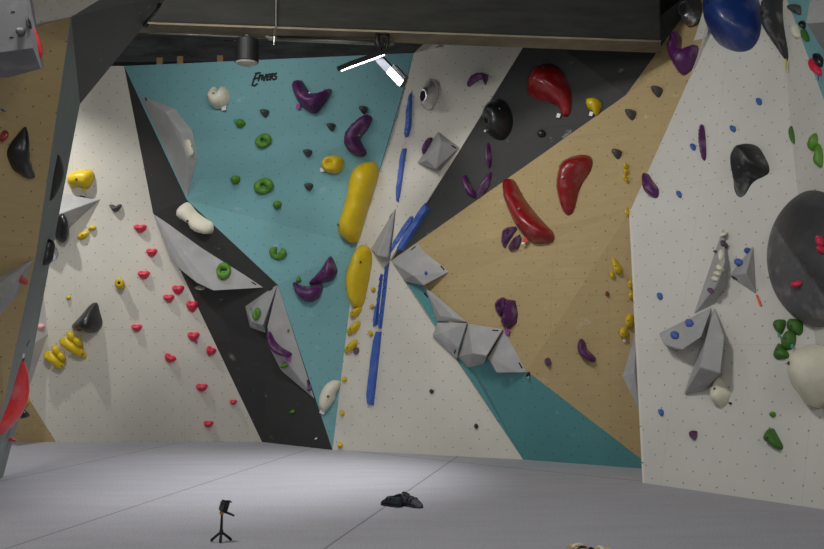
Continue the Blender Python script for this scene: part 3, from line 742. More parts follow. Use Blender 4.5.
volume([(437.5,322.5),(467,323),(432.5,336),(457,359)],[(458.5,348,.14),(442,333,.12)],'dark-faced grey volume at the left end of the lower chain',lift=.06,slots=[(455,351.5,-72)],mat='vol')
volume([(468,323.5),(503,329),(458,356),(468,367.7),(484,364)],[(472.5,353.5,.22,474,345),(486.7,355.6,.22,484,348)],'middle grey volume with the shaded underside in the lower chain',lift=.04,slots=[(495.4,330.5,4),(466,331,-75)])
volume([(504,329.5),(528,372.5),(487,357)],[(488.5,357,.14,492,356),(496.5,373,.14,502,365),(519,372.6,.05,520,369)],'right-hand grey volume ending the lower chain over the teal board',slots=[(520.5,365.5,62)])
h(ell(528.7,374,1.5,2.2),.05,'black','tiny black foothold with a white spot at the right tip of the lower chain',name='foothold',bolt=False,tags=[T(529.3,376,'white_tag',2,2)],only=['wall_back_right','wall_back_lower'])
h(ell(431.9,391.3,1.8,2.5,-20),.04,'black','tiny black foothold low on the middle white board, the upper left of two',name='foothold',bolt=False)
h(ell(476.5,426.2,2,2.6,-20),.04,'black','tiny black foothold low on the middle white board, the lower right of two',name='foothold',bolt=False)

# ============================ charcoal overhang
h([(498,98.9),(505.8,102),(511,111),(513,120),(512,129),(507,137.5),(500,140.2),(492.5,137),(486.5,130),(490,124),(485,122),(483.6,113),(488,105)],.24,'black','large round black macro on the charcoal overhang',name='macro_hold',prof='soft',boltat=(504,112),tags=[T(486.3,131.5,'white_tag',2,2)],off=.04)
h(ell(542,133.8,4,4),.05,'black','small black foothold on the charcoal overhang right of the round macro',name='foothold')
h([(488.7,142.7),(490.8,148),(491.9,160),(490.5,168),(488,166),(486.2,157),(486.6,148)],.08,'purple','purple sliver hold, the upper one of three on the charcoal overhang',prof='ridge')
h([(463.7,177),(466.8,175.2),(469,180),(472,186),(476.8,195),(474.5,197.8),(467.5,192.8),(463.9,184)],.09,'purple','purple chalky sliver, the lower left one of three on the charcoal overhang')
h([(491.2,172),(491.5,178),(489.5,186),(485,193),(477.7,198.5),(478.3,190.5),(484,180)],.09,'purple','purple sliver with a pointed top, the lower right one of three on the charcoal overhang',prof='ridge')
h([(546.5,64),(555.5,66.5),(563,74),(568.5,84),(571.5,96),(571.3,110),(568,116.7),(562.5,115.5),(559.5,108),(554.5,104.5),(545.3,102),(534,99),(528,93),(527.3,84),(531,73),(537.5,66)],.24,'red','large red teardrop macro on the charcoal overhang',name='macro_hold',prof='soft',tags=[T(559.5,116.3,'white_tag',3.5,4)],boltat=(549,73.5),off=.04)
h([(587,101),(590,99),(596,98.3),(600.5,102),(601.5,107),(599,113),(596,116),(592.5,111),(588.5,109)],.12,'yellow','small yellow hold with a white tag at the charcoal and plywood edge',tags=[T(592,114.5,'white_tag',3.5,4)],off=.03)

# ============================ plywood board
h([(504.3,184.8),(506,180.5),(510,179),(514,180),(518,186),(525,199),(537.6,215.4),(547,225.5),(552.6,232),(553,238.5),(548.5,242.3),(538,242.8),(531,241.5),(522.5,234),(512,216.6),(506,199)],.24,'red','large red banana macro in the middle of the plywood board',name='macro_hold',prof='soft',tags=[T(526.5,241,'red_tag',5,4),T(524.5,244,'white_tag',3,2)],off=.05,at=(528,215))
h([(560.5,168),(564,162),(575.8,156.6),(584,155),(590.5,156.5),(592.8,163),(590.3,172),(583.5,182),(578.6,193),(575,208),(572,214),(568,215.5),(563.5,212),(560.5,203),(557.6,192),(558,180)],.22,'red','upright red bean macro on the plywood right of the banana',name='macro_hold',prof='soft',off=.05,at=(572,185))
h([(503.2,231),(509,227.5),(516,226.6),(517.8,229.2),(513.5,235),(509,240.5),(504,247.8),(502.2,242)],.1,'purple','purple wedge hold, left half of the pair below the red banana',prof='ridge',sharp=True,off=.02)
h([(519.8,234.3),(521.9,238.3),(520.5,243.5),(518.5,248.6),(510.9,250.9),(508.8,247.7),(512,242),(514.7,238)],.1,'purple','purple wedge hold, right half of the pair below the red banana',prof='ridge',sharp=True,off=.02)
h([(504,297.3),(507.4,299.5),(506.5,307),(502.5,317.5),(500,315.5),(497,311.5),(496.2,303.9),(499,300)],.12,'purple','purple faceted hold, narrow left half of the split pair mid plywood',off=.02,sharp=True,prof='ridge')
h([(507.9,300),(511,299.5),(515.5,300.8),(517,307),(518.1,314),(516.8,323),(509.6,329),(505,327.3),(502.5,322),(505.5,315)],.16,'purple','purple faceted hold, chunky right half of the split pair mid plywood',off=.02,sharp=True,prof='ridge',tags=[T(508.7,332,'purple_tag',5,5)])
h([(579.7,339.4),(582,338.7),(585,341.5),(587.5,349),(592.5,354),(596,358.5),(594.6,361.8),(588,360),(581,356),(578.3,350),(578.2,344)],.12,'purple','purple foot-shaped hold low on the plywood board')
h(ell(548.3,362,3.3,4.2,-20),.07,'purple','small purple oval foothold left of the foot-shaped hold on plywood',name='foothold')
h(ell(607.3,293.6,2.2,2.4),.05,'red','tiny red foothold on the plywood left of the yellow pair',name='foothold',bolt=False)
h([(612.8,257.3),(616,259.5),(621,266),(622.8,271),(619.5,274),(615.5,272.5),(613,266)],.1,'yellow','yellow leaf-shaped hold on the plywood nearest the white corner',off=.02)
h(ell(612.8,275.3,2.6,3.6,-25),.06,'yellow','small yellow foothold just under the yellow leaf-shaped hold',name='foothold')
h(ell(631,284.6,2.8,4.6),.07,'yellow','yellow hold half hidden at the white corner, upper of two',only=['wall_back_right'])
h(ell(631.5,295.6,3,4.3),.07,'yellow','yellow hold half hidden at the white corner, lower of two',only=['wall_back_right'])
h(ell(629.6,320.8,4.6,7,5),.1,'yellow','yellow oval hold low beside the white corner above the tagged one',only=['wall_back_right'])
h(ell(624,332.8,4.6,6,0),.1,'yellow','yellow oval hold with a white tag low beside the white corner',tags=[T(625,340,'white_tag',3,3)],only=['wall_back_right'])
for x,y,rx,ry,l in ((626.3,166.5,2.4,3,'yellow little hold topmost of the four knuckles high beside the white corner'),(627,172.5,2.4,3,'yellow little hold second of the four knuckles high beside the white corner'),(626,178.5,2.3,2.8,'yellow little hold third of the four knuckles high beside the white corner'),(627.8,181.5,1.6,2.3,'yellow little hold lowest of the four knuckles high beside the white corner')):
    h(ell(x,y,rx,ry),.06,'yellow',l,group='yellow knuckle holds beside the white corner',name='foothold',bolt=False)
h(ell(628,212.4,2,4.2,-8),.06,'yellow','yellow slim hold alone at the start of the white corner',bolt=False)
h(ell(632,253.5,1.3,2.2),.04,'blue','tiny blue foothold peeking at the white corner',name='foothold',bolt=False,only=['wall_back_right'])
for x,y,w,hh,l in ((658,92.6,10,10.5,'charcoal cup hold on the plywood, nearest the purple horned hold'),(631.8,115.6,9.5,10,'charcoal cup hold on the plywood by the charcoal overhang edge'),(617.4,154.8,9.5,9,'charcoal cup hold on the plywood right of the red bean')):
    h(cup(x,y,w,hh),.09,'grey',l,group='charcoal cup holds on the plywood',tilt=(0,.5))
volume([(622,377),(637,325),(641,415),(640,370)],[(634,372,.06)],'pale grey volume half hidden behind the white corner low down',mat='vol',only=['wall_back_right','wall_back_lower'])

# ============================ right white board
h([(674.6,31.5),(677,35),(678.6,44),(683,49.8),(689,50),(696,45.5),(698.6,48),(697.5,56),(693,67.5),(690,72),(684,75.6),(679,72.2),(673.5,63),(670.6,53),(671,42)],.17,'purple','purple two-horned hold on the plywood strip near the ceiling',name='pinch_hold',at=(684,60),off=.03)
loft([(692,9.5,11,17,0,14),(692,9.5,11,16.8,.03,14),(690.5,9,9.5,14.5,.05,14),(687.5,8.8,7,11,.1,14),(684.8,8.5,5.2,8.3,.15,14),(683,8.3,4.6,7.3,.16,14),(683,8.3,4,6.6,.15,14)],'chrome','round polished steel dish hold at the very top beside the ceiling beam',name='steel_hold',capmat='hole',at=(690,20))
h([(711,18),(710,26),(712.5,36),(719.6,44.5),(728,49),(738,51.5),(749.5,49),(757.5,39),(761,24),(760.5,8),(756,-6),(745,-16),(730,-18),(718,-12),(713,0)],.34,'navy','huge deep blue dome macro at the top of the right white wall',name='macro_hold',prof='soft',off=.02,res=12)
h([(771,-8),(773,0),(768,8),(766.5,22),(768.5,33),(774,43),(780,52),(785.5,60),(787.8,54),(785.5,40),(782.5,24),(781.8,8),(783,-8)],.2,'blackchalk','black and chalky horn-shaped macro hanging from the top right',name='macro_hold',prof='soft',tags=[(787.8,66,'yellow_tag',1.5,11)],off=.05,at=(776,25))
h([(750.9,144.4),(759,147.7),(764.5,156),(769,166),(768.8,173),(763,177),(756.5,180),(751,185),(745.5,194),(740.5,197.3),(736.5,194.5),(734.2,187),(734.3,176),(737.5,160),(744,150)],.2,'blackdust','black tooth-shaped macro with a dusty top on the right white wall',name='macro_hold',prof='flat',cup=(745,186,.45,.6),off=.02,res=12)
h([(702,126),(704.3,127),(705.8,142),(706.2,157),(704,160.5),(701.6,150),(700.9,136)],.07,'purple','slim vertical purple hold high on the right white wall',prof='ridge',bolt=False)
h([(644.9,175.2),(648.4,174.2),(652,180),(658.2,188),(658.6,195),(655.8,198.2),(649,195),(645.5,189)],.09,'purple','purple rounded hold near the plywood edge of the right white wall')
h([(692,432),(697,431),(697.5,436),(695.5,440),(692.5,438)],.06,'purple','small purple foothold low on the right white wall',name='foothold',bolt=False)
for x,y,rx,ry,l in ((759.6,102,3.2,4.3,'small blue foothold topmost on the right white wall under the deep blue dome'),(733.7,129,2.9,3.8,'small blue foothold left above the black tooth-shaped macro'),(693.8,147.4,2.8,3.8,'small blue foothold left of the slim vertical purple hold'),(680,194.7,2.4,4,'small blue foothold right of the rounded purple hold'),(660.6,296.4,2.8,4,'small blue foothold far left of the spiky grey volumes'),(662,412.5,2.5,3.8,'small blue foothold lowest on the right white wall')):
    h(ell(x,y,rx*.85,ry*.9,-10),.04,'blue',l,group='small blue footholds on the right white wall',name='foothold',bolt=False)
volume([(723.4,226.8),(693.7,314.3),(729,261),(726.5,288),(714,304)],[(717.5,284,.16,717,284),(725,262,.1,725,262)],'tall spike volume studded with small cream holds on the right white wall',mat='vol')
small=[(723.8,234,2,2.6,'cream','tiny cream foothold at the tip of the spike volume'),(723.4,243.6,2.8,3.8,'grey','dark grey ring-like foothold second from the tip of the spike volume'),(721.4,255.5,3,7,'cream','longest cream foothold on the spike volume'),(719.8,268,3.8,3.3,'cream','cream foothold just below the longest one on the spike volume'),(717.6,273.9,3,2.8,'cream','cream foothold middle of the lower three on the spike volume'),(715.6,279,3,3.2,'cream','lowest cream foothold on the spike volume'),(711,290.5,2.6,3.2,'purple','purple foothold below the cream ones on the spike volume'),(716.3,252,1,1.8,'purple','tiny purple foothold on the left edge of the spike volume')]
for x,y,rx,ry,m,l in small: h(ell(x,y,rx*.85,ry*.85,10),.025,m,l,name='foothold',bolt=False,group='small footholds on the spike volume' if m=='cream' else None)
volume([(753.5,245),(756.6,294.8),(728.7,276)],[(746,273,.13)],'triangular grey volume with an orange tape tail on the right white wall',slots=[(734.7,278,30)],mat='vol')
h(ell(747.8,250.7,1.8,3.2,30),.04,'blue','upper blue foothold on the left edge of the triangular grey volume',name='foothold',bolt=False)
h(ell(739.6,262.7,2.2,3.8,35),.04,'blue','lower blue foothold on the left edge of the triangular grey volume',name='foothold',bolt=False)
p,n=hit(759,300); q=[onplane(x,y,p+n*.01,n) for x,y in ((755.8,295),(757.7,294.5),(762,305.5),(760,306.3))]
vs=[v-p for v in q]+[v-p+n*.003 for v in q]
o=link('tape_strip',mesh_from('tape',vs,[(3,2,1,0),(4,5,6,7)]+[(k,(k+1)%4,4+(k+1)%4,4+k) for k in range(4)]),M['orange'],loc=p)
tag(o,'bright orange tape strip below the triangular grey volume','tape')
volume([(712,307),(659,333),(704,330),(668,348)],[(664,344.5,.16,667,343),(682,350,.2,684,346),(701,337,.17,700,332)],'grey fin volume pointing left with two blue footholds on the right white wall',mat='vol')
h(ell(689.7,323.6,4.3,2.8,-32),.035,'blue','right upper blue foothold on the left-pointing grey fin volume',name='foothold',bolt=False)
h(ell(675,335.7,4.3,2.8,-32),.035,'blue','left lower blue foothold on the left-pointing grey fin volume',name='foothold',bolt=False)
volume([(714.5,306.5),(724,338),(684,394),(704,391),(717,377)],[(706,339,.2,708,339),(724.6,338,.14,722,338),(720.5,373,.2,717,370),(700,367,.27,702,366),(684.5,393.8,.03,690,388)],'long grey blade volume pointing down to the left on the right white wall',mat='vol')
h([(720,377),(724,381),(726,386),(730.3,391.5),(730,398),(726,404),(721,407),(715.5,403),(712.5,395),(712,389),(716,384)],.12,'cream','small cream scooped hold below the long grey blade volume',cup=(719,390,.3,.4))
h(ell(731,403.6,1.2,1.2),.03,'black','tiny black foothold right of the small cream scooped hold',name='foothold',bolt=False)
# big ball
def ballfn(px,py,hh):
    # the lower left cheek sits lower than the rest of the dome
    s=(px-779)*.80-(py-233)*.60   # >0 : right/upper dome
    t=max(0,min(1,(-s+1.5)/3))
    return px,py,hh*(1-.26*t)
rings=[]
for i in range(41):
    t=i/40*math.pi/2
    rings.append((826-4*math.sin(t),257+2*math.sin(t),58.5*math.cos(t)+.6,70*math.cos(t)+.6,.46*math.sin(t)))
ball=loft(rings,'ballgrey','enormous graphite ball macro cut by the right frame edge',name='macro_hold',n=144,at=(790,330),fn=ballfn)
ball.data.materials.append(M['ballcheek'])
bo=ball.location
for pg in ball.data.polygons:
    c=pg.center+bo-CAM
    # back to picture angles to find the side of the crease the face is on
    yy=c.y*cp+c.z*sp_; zz=-c.y*sp_+c.z*cp
    if (CX+c.x/yy*F-779)*.80-(CY-zz/yy*F-233)*.60<0: pg.material_index=1
p,n=hit(790,330)
def onball(x,y):
    r=min(.98,math.hypot((x-824)/58.5,(y-258)/70)); return .46*math.sqrt(1-r*r)
for x,y,rx,ry,l in ((821,242,3.6,5,'pink foothold upper one on the graphite ball'),(822,250.5,3.4,3.6,'pink foothold directly under the upper one on the graphite ball'),(798.5,283.8,4,3.6,'pink foothold lone lower one on the graphite ball')):
    hb=onball(x,y)*(.74 if x<810 else 1)
    # stand the hold on the tangent of the ball
    q=onplane(x,y,p+n*(hb+.0),n)
    u,w=basis(n)
    r3=Vector(((x-824)/58.5,-(y-258)/70)); nz=math.sqrt(max(.05,1-r3.length_squared)); nn=(u*r3.x+w*r3.y+n*nz).normalized()
    s=.02
    tri=[q+ (u-nn*u.dot(nn))*1.0, q-(u-nn*u.dot(nn))*.5+(w-nn*w.dot(nn))*.9,q-(u-nn*u.dot(nn))*.5-(w-nn*w.dot(nn))*.9]
    key='ball%d'%int(y); TRIS.append((tri[0],tri[1],tri[2],key))
    h(ell(x,y,rx,ry),.05,'pink',l,group='pink footholds on the graphite ball',name='foothold',only=[key],rough=.3)
    TRIS.pop()
h([(775.2,322),(779,319.8),(785.3,320.2),(786,325),(784,331),(781,334.5),(776.5,331),(774.6,326.5)],.055,'dgreen','green textured hold, upper left of the cluster under the graphite ball',tags=[T(781.4,336.2,'teal_tag',2.5,3.5)])
h([(788.5,323),(791,319),(799,320),(803,324),(803,331.5),(799,335.5),(792,331.5),(788,329)],.055,'dgreen','green textured hold, upper right of the cluster under the graphite ball')
h([(786,333),(791,330.5),(795.5,333),(796.3,341),(794,347),(789,350),(783,348.5),(782.6,342)],.055,'dgreen','green textured hold, centre of the cluster under the graphite ball',tags=[T(794.4,347,'teal_tag',2.5,3.5)])
h([(779.5,343.5),(782,345.5),(786.5,350),(789.5,355),(787,358.5),(777,359.5),(775,354),(777.5,348)],.055,'dgreen','green textured hold, lowest of the cluster under the graphite ball')
h([(790,366),(792,357),(798,350),(806,346),(813,344.5),(824,346),(834,352),(840,364),(838,380),(830,394),(820,402),(810,405.5),(804,401),(798,393),(791.5,383)],.22,'cream','large cream lump macro cut by the right frame edge below the ball',name='macro_hold',prof='soft',res=12,off=.02)
h(ell(773.5,414.6,2.6,2.8),.04,'green','small round green foothold above the green shark-fin hold',name='foothold',bolt=False)
h([(772.7,428.5),(775.5,431),(779.5,438.5),(783.4,447),(779.6,450),(773,445.5),(766.8,441.3),(767.4,435)],.09,'dgreen','green shark-fin hold lowest at the right of the white wall')
h([(792,126),(794.5,136),(794.6,144),(792.5,140),(791,132)],.03,'dgreen','slim green sliver left of the green pair on the near right wall',bolt=False)
h([(816,133),(818.2,140),(816,150),(811.7,150),(811.8,142)],.05,'green','green leaf hold, left one of the pair on the near right wall',bolt=False,at=(815,143))
h([(819,143.5),(822.5,150),(823.3,160),(822,167.5),(817,162.5),(818,154)],.05,'green','green leaf hold, right one of the pair on the near right wall',bolt=False,at=(820,155))
# teal board top right
h([(791.5,5),(796,4.2),(800.8,6.5),(801,14.8),(796,13),(791,9.5)],.04,'grey','charcoal cup hold at the top of the teal corner board',tilt=(0,.5),at=(800,11))
h([(797,23.5),(799.5,29),(800.8,37),(796,38),(793.5,31)],.04,'cream','cream pointed foothold on the edge of white and teal at the top right',name='foothold',bolt=False,at=(796,32))
h([(803.5,20.5),(806,24),(805,29),(801.5,26)],.04,'black','small black hold above the green one on the teal corner board',bolt=False,at=(805,27))
h([(804.5,29),(808,33),(809.7,41),(805.5,40),(803.8,34)],.04,'dgreen','green sliver hold on the teal corner board under the top right volume',bolt=False,at=(807,37))
h([(815,54),(820,54),(823.5,60),(822,67),(816.5,63)],.04,'black','black hold behind the pink one on the teal corner board',bolt=False,at=(820,64))
h([(811,60),(814,58),(819,64),(822,71),(821,76),(814,71.5),(811,66)],.04,'pink','pink pointed hold on the teal corner board with a dangling tag',bolt=False,at=(817,68),tags=[(822.3,78,'purple_tag',1,5)])
volume([(815,-28),(880,-20),(884,70),(830,62),(812,0)],[(806,23,.42,822,25),(850,20,.45,860,20)],'big grey faceted volume jutting in at the top right corner',mat='vol',only=['wall_right_upper','wall_right_near'])

# ============================ left free standing block
h([(56.6,154),(59.5,158),(62,165.7),(60,181),(54.8,193.7),(49,201),(50,190),(51,178),(54,163)],.05,'black','long black hold on the slate-grey side of the left block',bolt=False,prof='ridge',fix=True,at=(54,178))
h([(46.5,240),(50,240),(48.5,252),(46,263),(41,264.5),(43.8,250)],.06,'black','black hold lower on the slate-grey side of the left block',bolt=False,fix=True)
h([(52,245),(54.5,250),(53.5,257),(50,262),(48.5,256),(49.5,249)],.05,'chrome','grey glossy bulge beside the lower black hold on the left block',bolt=False,only=['wall_back_left','wall_left_side'])
h([(20.4,355.6),(24,362),(26.5,373.7),(26.5,385),(24.5,397),(19.5,412),(13,423),(5,431),(-2,437),(-7,434),(-3,420),(5.8,402.8),(10.5,385),(14.6,367.9),(18,358)],.09,'scarlet','tall bright red shield macro low on the left block',name='macro_hold',prof='soft',bolt=True,boltat=(20,361),off=.0,fix=True,at=(14,395),tags=[T(19.5,355,'white_tag',3.5,4)])
h([(25.6,126.5),(27,140),(27.4,153),(29.5,164),(33.4,173),(33.4,177),(28.5,178.6),(21,175),(13.5,170),(8.3,160),(6.8,152),(10,144),(15.3,137)],.1,'black','black crescent macro on the plywood face of the left block',name='macro_hold',prof='soft',fix=True,bolt=False,at=(24,155))
h([(-1,137),(3,131),(6.2,130.5),(6.8,134),(4,139),(0,141.5)],.04,'red','small dark red hold left of the black crescent on the left block')
h(ell(2,109.8,1.2,1),.03,'blue','tiny blue foothold at the frame edge on the left block plywood',name='foothold',bolt=False)
volume([(35,257.5),(24,278),(15,298),(-30,288),(-22,330),(-2,317)],[(2,297,.26,4,292),(-22,298,.3,-15,295)],'grey wedge volume low on the darker plywood face of the left block')
h(ell(21.5,279.7,1.9,4,0),.05,'scarlet','small bright red foothold on the grey wedge volume of the left block',name='foothold')
# volume hanging at the top left
def topvol():
    c=P(20,30,5.4)
    pts={'A':P(8,-30,5.35),'B':P(20,-30,5.15),'C':P(5.5,51,5.35),'D':P(33,48,5.2),'E':P(41,68.5,5.55),'F':P(8.5,77.5,5.6),'G':P(27,-30,5.6),'H':P(44,68,5.8),'I':P(-60,-30,5.3),'J':P(-60,60,5.3),'Kk':P(-60,80,5.7)}
    vs=[pts[k]-c for k in pts]; ix={k:i for i,k in enumerate(pts)}
    f=lambda *k:tuple(ix[x] for x in k)
    root=empty('wall_volume',c,'large grey and white edged volume hanging at the top left corner','climbing volume')
    bm=bmesh.new()
    for v in vs: bm.verts.new(v)
    r=bmesh.ops.convex_hull(bm,input=bm.verts)
    bmesh.ops.delete(bm,geom=[g for g in r['geom_interior'] if isinstance(g,bmesh.types.BMVert)],context='VERTS')
    bmesh.ops.dissolve_limit(bm,angle_limit=math.radians(3),verts=bm.verts,edges=bm.edges)
    bmesh.ops.recalc_face_normals(bm,faces=bm.faces)
    me=bpy.data.meshes.new('body'); bm.to_mesh(me); bm.free()
    for p_ in me.polygons: add_tris([me.vertices[i].co+c for i in p_.vertices],'topvol')
    link('body',me,M['volmid'],root)
    for (x,y,an) in ((13,12,4),(11.5,37.5,0)):
        q,n=hit(x,y,['topvol']); d=onplane(x+1,y,q,n)-q; d.normalize(); s=n.cross(d)
        link('slot',box_mesh('slot',q-c,(.024,.006,.004),Matrix((d,s,n)).transposed()),M['hole'],root)
topvol()
h(ell(22,32,3.9,4.3),.05,'blackchalk','round black and silver foothold on the top left volume',name='foothold',bolt=True,only=['topvol'])
h([(31,27),(33.5,29),(37,37),(40.5,47),(41,56),(40,60),(38,56),(34.5,43)],.02,'scarlet','bright red hold along the white edge of the top left volume',bolt=False,only=['topvol'],at=(37.5,44),fix=True)
h([(26.5,17.5),(29,20),(31,27),(30,28.5),(27.5,24)],.015,'black','small black hold above the red one on the top left volume edge',bolt=False,only=['topvol'],at=(28.2,23),fix=True)

# handle strap on the dark overhang
p,n=hit(138,22)
o=link('rope_loop',tube_mesh('rope',[onplane(x,y,p+n*z,n) for x,y,z in ((160,4,.0),(157,10,.05),(149,19,.06),(144.5,24.5,.05),(144.5,27,.03),(148,25,.0))],.012,8,origin=p),M['rubber'],loc=p,smooth=True)
tag(o,'black rope handle hanging along the dark overhang edge at the top left','rope')

# ============================ ceiling fixtures
def lamp_can():
    c=P(246.7,52,8.0); pm=8.0/F
    root=empty('pendant_lamp',c+Vector((0,0,.13)),'black cylindrical pendant lamp with pale lens hanging under the beam','lamp')
    L=lambda y:c+Vector((0,0,(52-y)*pm))-root.location
    r=12.2*pm
    link('housing',tube_mesh('h',[L(39.5),L(40),L(62.5),L(63)],[r*.96,r,r,r*.97],32),M['blackmetal'],root,smooth=False)
    link('lens',tube_mesh('l',[L(63),L(64.5),L(66),L(66.8)],[r*.95,r*.8,r*.45,r*.12],32),M['lens'],root,smooth=True)
    link('cable',tube_mesh('c',[L(39.5),L(36)+Vector((-.01,0,0)),L(33.5)+Vector((-.03,0,.0)),L(33)+Vector((-.1,.2,0)),L(30)+Vector((-.25,.25,0))],.005,6),M['blackmetal'],root,smooth=True)
    link('bracket',box_mesh('b',L(37.5),(.03,.03,.06)),M['blackmetal'],root)
lamp_can()
def conduit():
    a=P(269,38.3,8.3); b=P(395,43.8,8.35); a0_=P(150,33,8.1)
    o=link('conduit_pipe',tube_mesh('c',[a-a,b-a],.022,12),M['conduit'],loc=a,smooth=True); tag(o,'bright galvanised conduit under the beam between the two lamps','pipe')
    o2=link('cable_run',tube_mesh('c',[a0_-a0_,P(200,35,8.15)-a0_,P(235,36.5,8.2)-a0_,P(270,38.5,8.3)-a0_],.008,8),M['conduit'],loc=a0_,smooth=True); tag(o2,'thin grey cable running left along the beam edge','cable')
    p=P(276,-12,8.0)
    r=empty('threaded_rod',p,'thin steel drop rod crossing the beam with a clamp at its foot','rod')
    link('rod',tube_mesh('r',[Vector((0,0,0)),P(276,30,8.05)-p],.006,8),M['conduit'],r)
    link('clamp',tube_mesh('c',[P(276,27,8.03)-p,P(274.5,36,8.1)-p,P(274,45,8.1)-p],[.008,.012,.007],8),M['conduit'],r)
    link('hook',tube_mesh('c',[P(266,36,8.15)-p,P(270,38.5,8.15)-p,P(277,38,8.15)-p],[.012,.02,.012],8),M['conduit'],r)
conduit()
def flood(name,label,c,d,side,L,W,Tk,facing):
    pass
def floods():
    # head one: a flat panel seen almost edge-on, facing the floor
    a=P(343.5,66.5,7.95); b=P(391,49.5,8.15)
    ax=(b-a).normalized(); nrm=(Vector((.0,.1,-1))); nrm=(nrm-ax*nrm.dot(ax)).normalized(); s=ax.cross(nrm)
    c=(a+b)/2; Lg=(b-a).length
    root=empty('flood_lamp',c,'lit flat flood lamp tilted to the floor, left of the bracket','lamp','flood lamps under the beam')
    R_=Matrix((ax,s,nrm)).transposed()
    link('housing',box_mesh('h',(0,0,0),(Lg,.26,.04),R_),M['blackmetal'],root)
    link('lamp_face',box_mesh('f',nrm*.026-ax*Lg*.12,(Lg*.7,.2,.008),R_),M['glow'],root)['label']='glowing white lamp face'
    link('arm',tube_mesh('a',[P(384,38,8.2)-c,P(382,46,8.15)-c,P(378,53,8.1)-c],.015,8),M['blackmetal'],root)
    # head two: pointing down to the right
    a=P(379,58,8.2); b=P(403.5,84,8.05)
    ax=(b-a).normalized(); nrm=Vector((-.15,-.9,-.5)); nrm=(nrm-ax*nrm.dot(ax)).normalized(); s=ax.cross(nrm)
    c2=(a+b)/2; Lg=(b-a).length
    r2_=empty('flood_lamp',c2,'brightly lit finned flood lamp pointing down right, right of the bracket','lamp','flood lamps under the beam')
    R2=Matrix((ax,s,nrm)).transposed()
    link('housing',box_mesh('h',(0,0,0),(Lg,.07,.05),R2),M['fin'],r2_)
    for k in range(11):
        link('fin',box_mesh('f',ax*Lg*(.02+.045*k)+s*(-.052)-nrm*.0,(.006,.03,.05),R2),M['fin'],r2_)
    link('lamp_face',box_mesh('f',nrm*.029+ax*Lg*.24,(Lg*.5,.06,.01),R2),M['glow'],r2_)['label']='glowing white lamp face'
    # bracket
    p=P(382,36,8.25)
    br=empty('lamp_bracket',p,'black bracket and cables clamped to the beam holding the flood lamps','bracket')
    link('clamp',tube_mesh('k',[P(378,30,8.25)-p,P(377,42,8.22)-p,P(380,50,8.2)-p],[.02,.028,.02],10),M['blackmetal'],br,smooth=True)
    link('post',tube_mesh('k',[P(388,31,8.25)-p,P(387.5,42,8.25)-p,P(386,50,8.2)-p],[.014,.018,.014],10),M['blackmetal'],br,smooth=True)
    link('crossbar',tube_mesh('k',[P(376,35,8.25)-p,P(390,33,8.25)-p],.014,8),M['blackmetal'],br)
    link('cable',tube_mesh('k',[P(388,44,8.2)-p,P(392,42,8.2)-p,P(395,46,8.2)-p,P(391,50,8.2)-p,P(386,51,8.2)-p],.006,6),M['blackmetal'],br,smooth=True)
    return c,c2
fc1,fc2=floods()
for x,y,l in ((160,62,'pale stud end above the teal board, leftmost of three'),(180.5,60.5,'pale stud end above the teal board, middle of three'),(220.5,59.8,'pale stud end above the teal board, nearest the pendant lamp')):
    q=P(x,y,10.75); pm=10.75/F
    o=link('wooden_stud',box_mesh('s',(0,0,0),(6*pm,.05,14*pm)),M['stud'],loc=q+Vector((0,.0,-3*pm))); tag(o,l,'wooden stud','stud ends above the teal board')

# ============================ things on the floor
def tripod():
    pm=5.39/F
    base=FL(221,543.2); Y=base.y
    q=lambda x,y,dy=0:P(x,y,Y+dy)-base
    root=empty('mini_tripod',base,'small black tabletop tripod standing on the grey floor at the front left','tripod')
    link('pole',tube_mesh('p',[q(221.3,532),q(222,513)],[.0085,.0065],12),M['blackmetal'],root,smooth=True)
    link('hub',tube_mesh('p',[q(221.2,535),q(221.4,529.5)],[.011,.011],12),M['blackmetal'],root)
    for (x,y,dy) in ((211.5,542.2,.02),(220.4,543.6,-.07),(230.8,541.5,.03)):
        e=FL(x,y)-base
        link('leg',tube_mesh('l',[q(221.3,531.5),e+Vector((0,0,.012)),e+Vector((0,0,.004))],[.007,.0085,.006],10),M['blackmetal'],root,smooth=True)
    link('clamp',tube_mesh('c',[q(221.5,514.5),q(222,511.5)],[.012,.012],10),M['brass'],root)['label']='brass-coloured clamp'
    link('handle',tube_mesh('h',[q(222.5,512),q(227.5,512.8),q(234.3,515.8)],[.004,.007,.006],8),M['blackmetal'],root)
    # phone / action camera on top: own thing
    c=q(224.6,506)+base
    cam=empty('action_camera',c,'black camera mounted on top of the small tripod','camera')
    Rr=Matrix.Rotation(math.radians(16),3,'Y')@Matrix.Rotation(math.radians(20),3,'Z')
    b=link('body',box_mesh('b',(0,0,0),(.045,.03,.062),Rr),M['blackmetal'],cam); md=b.modifiers.new('b','BEVEL'); md.width=.005; md.segments=3
    bk=link('back_grip',box_mesh('b',Rr@Vector((-.018,-.012,.0)),(.022,.03,.05),Rr),M['rubber'],cam); md=bk.modifiers.new('b','BEVEL'); md.width=.004; md.segments=2
    lp=Rr@Vector((.006,-.016,.012)); ld=Rr@Vector((0,-1,0))
    link('lens',tube_mesh('l',[lp,lp+ld*.012],[.011,.0095],16),M['black'],cam)
    link('top_latch',tube_mesh('l',[Rr@Vector((.0,-.01,.033)),Rr@Vector((.02,-.012,.036)),Rr@Vector((.03,-.012,.03))],.0045,8),M['blackmetal'],cam,smooth=True)
tripod()
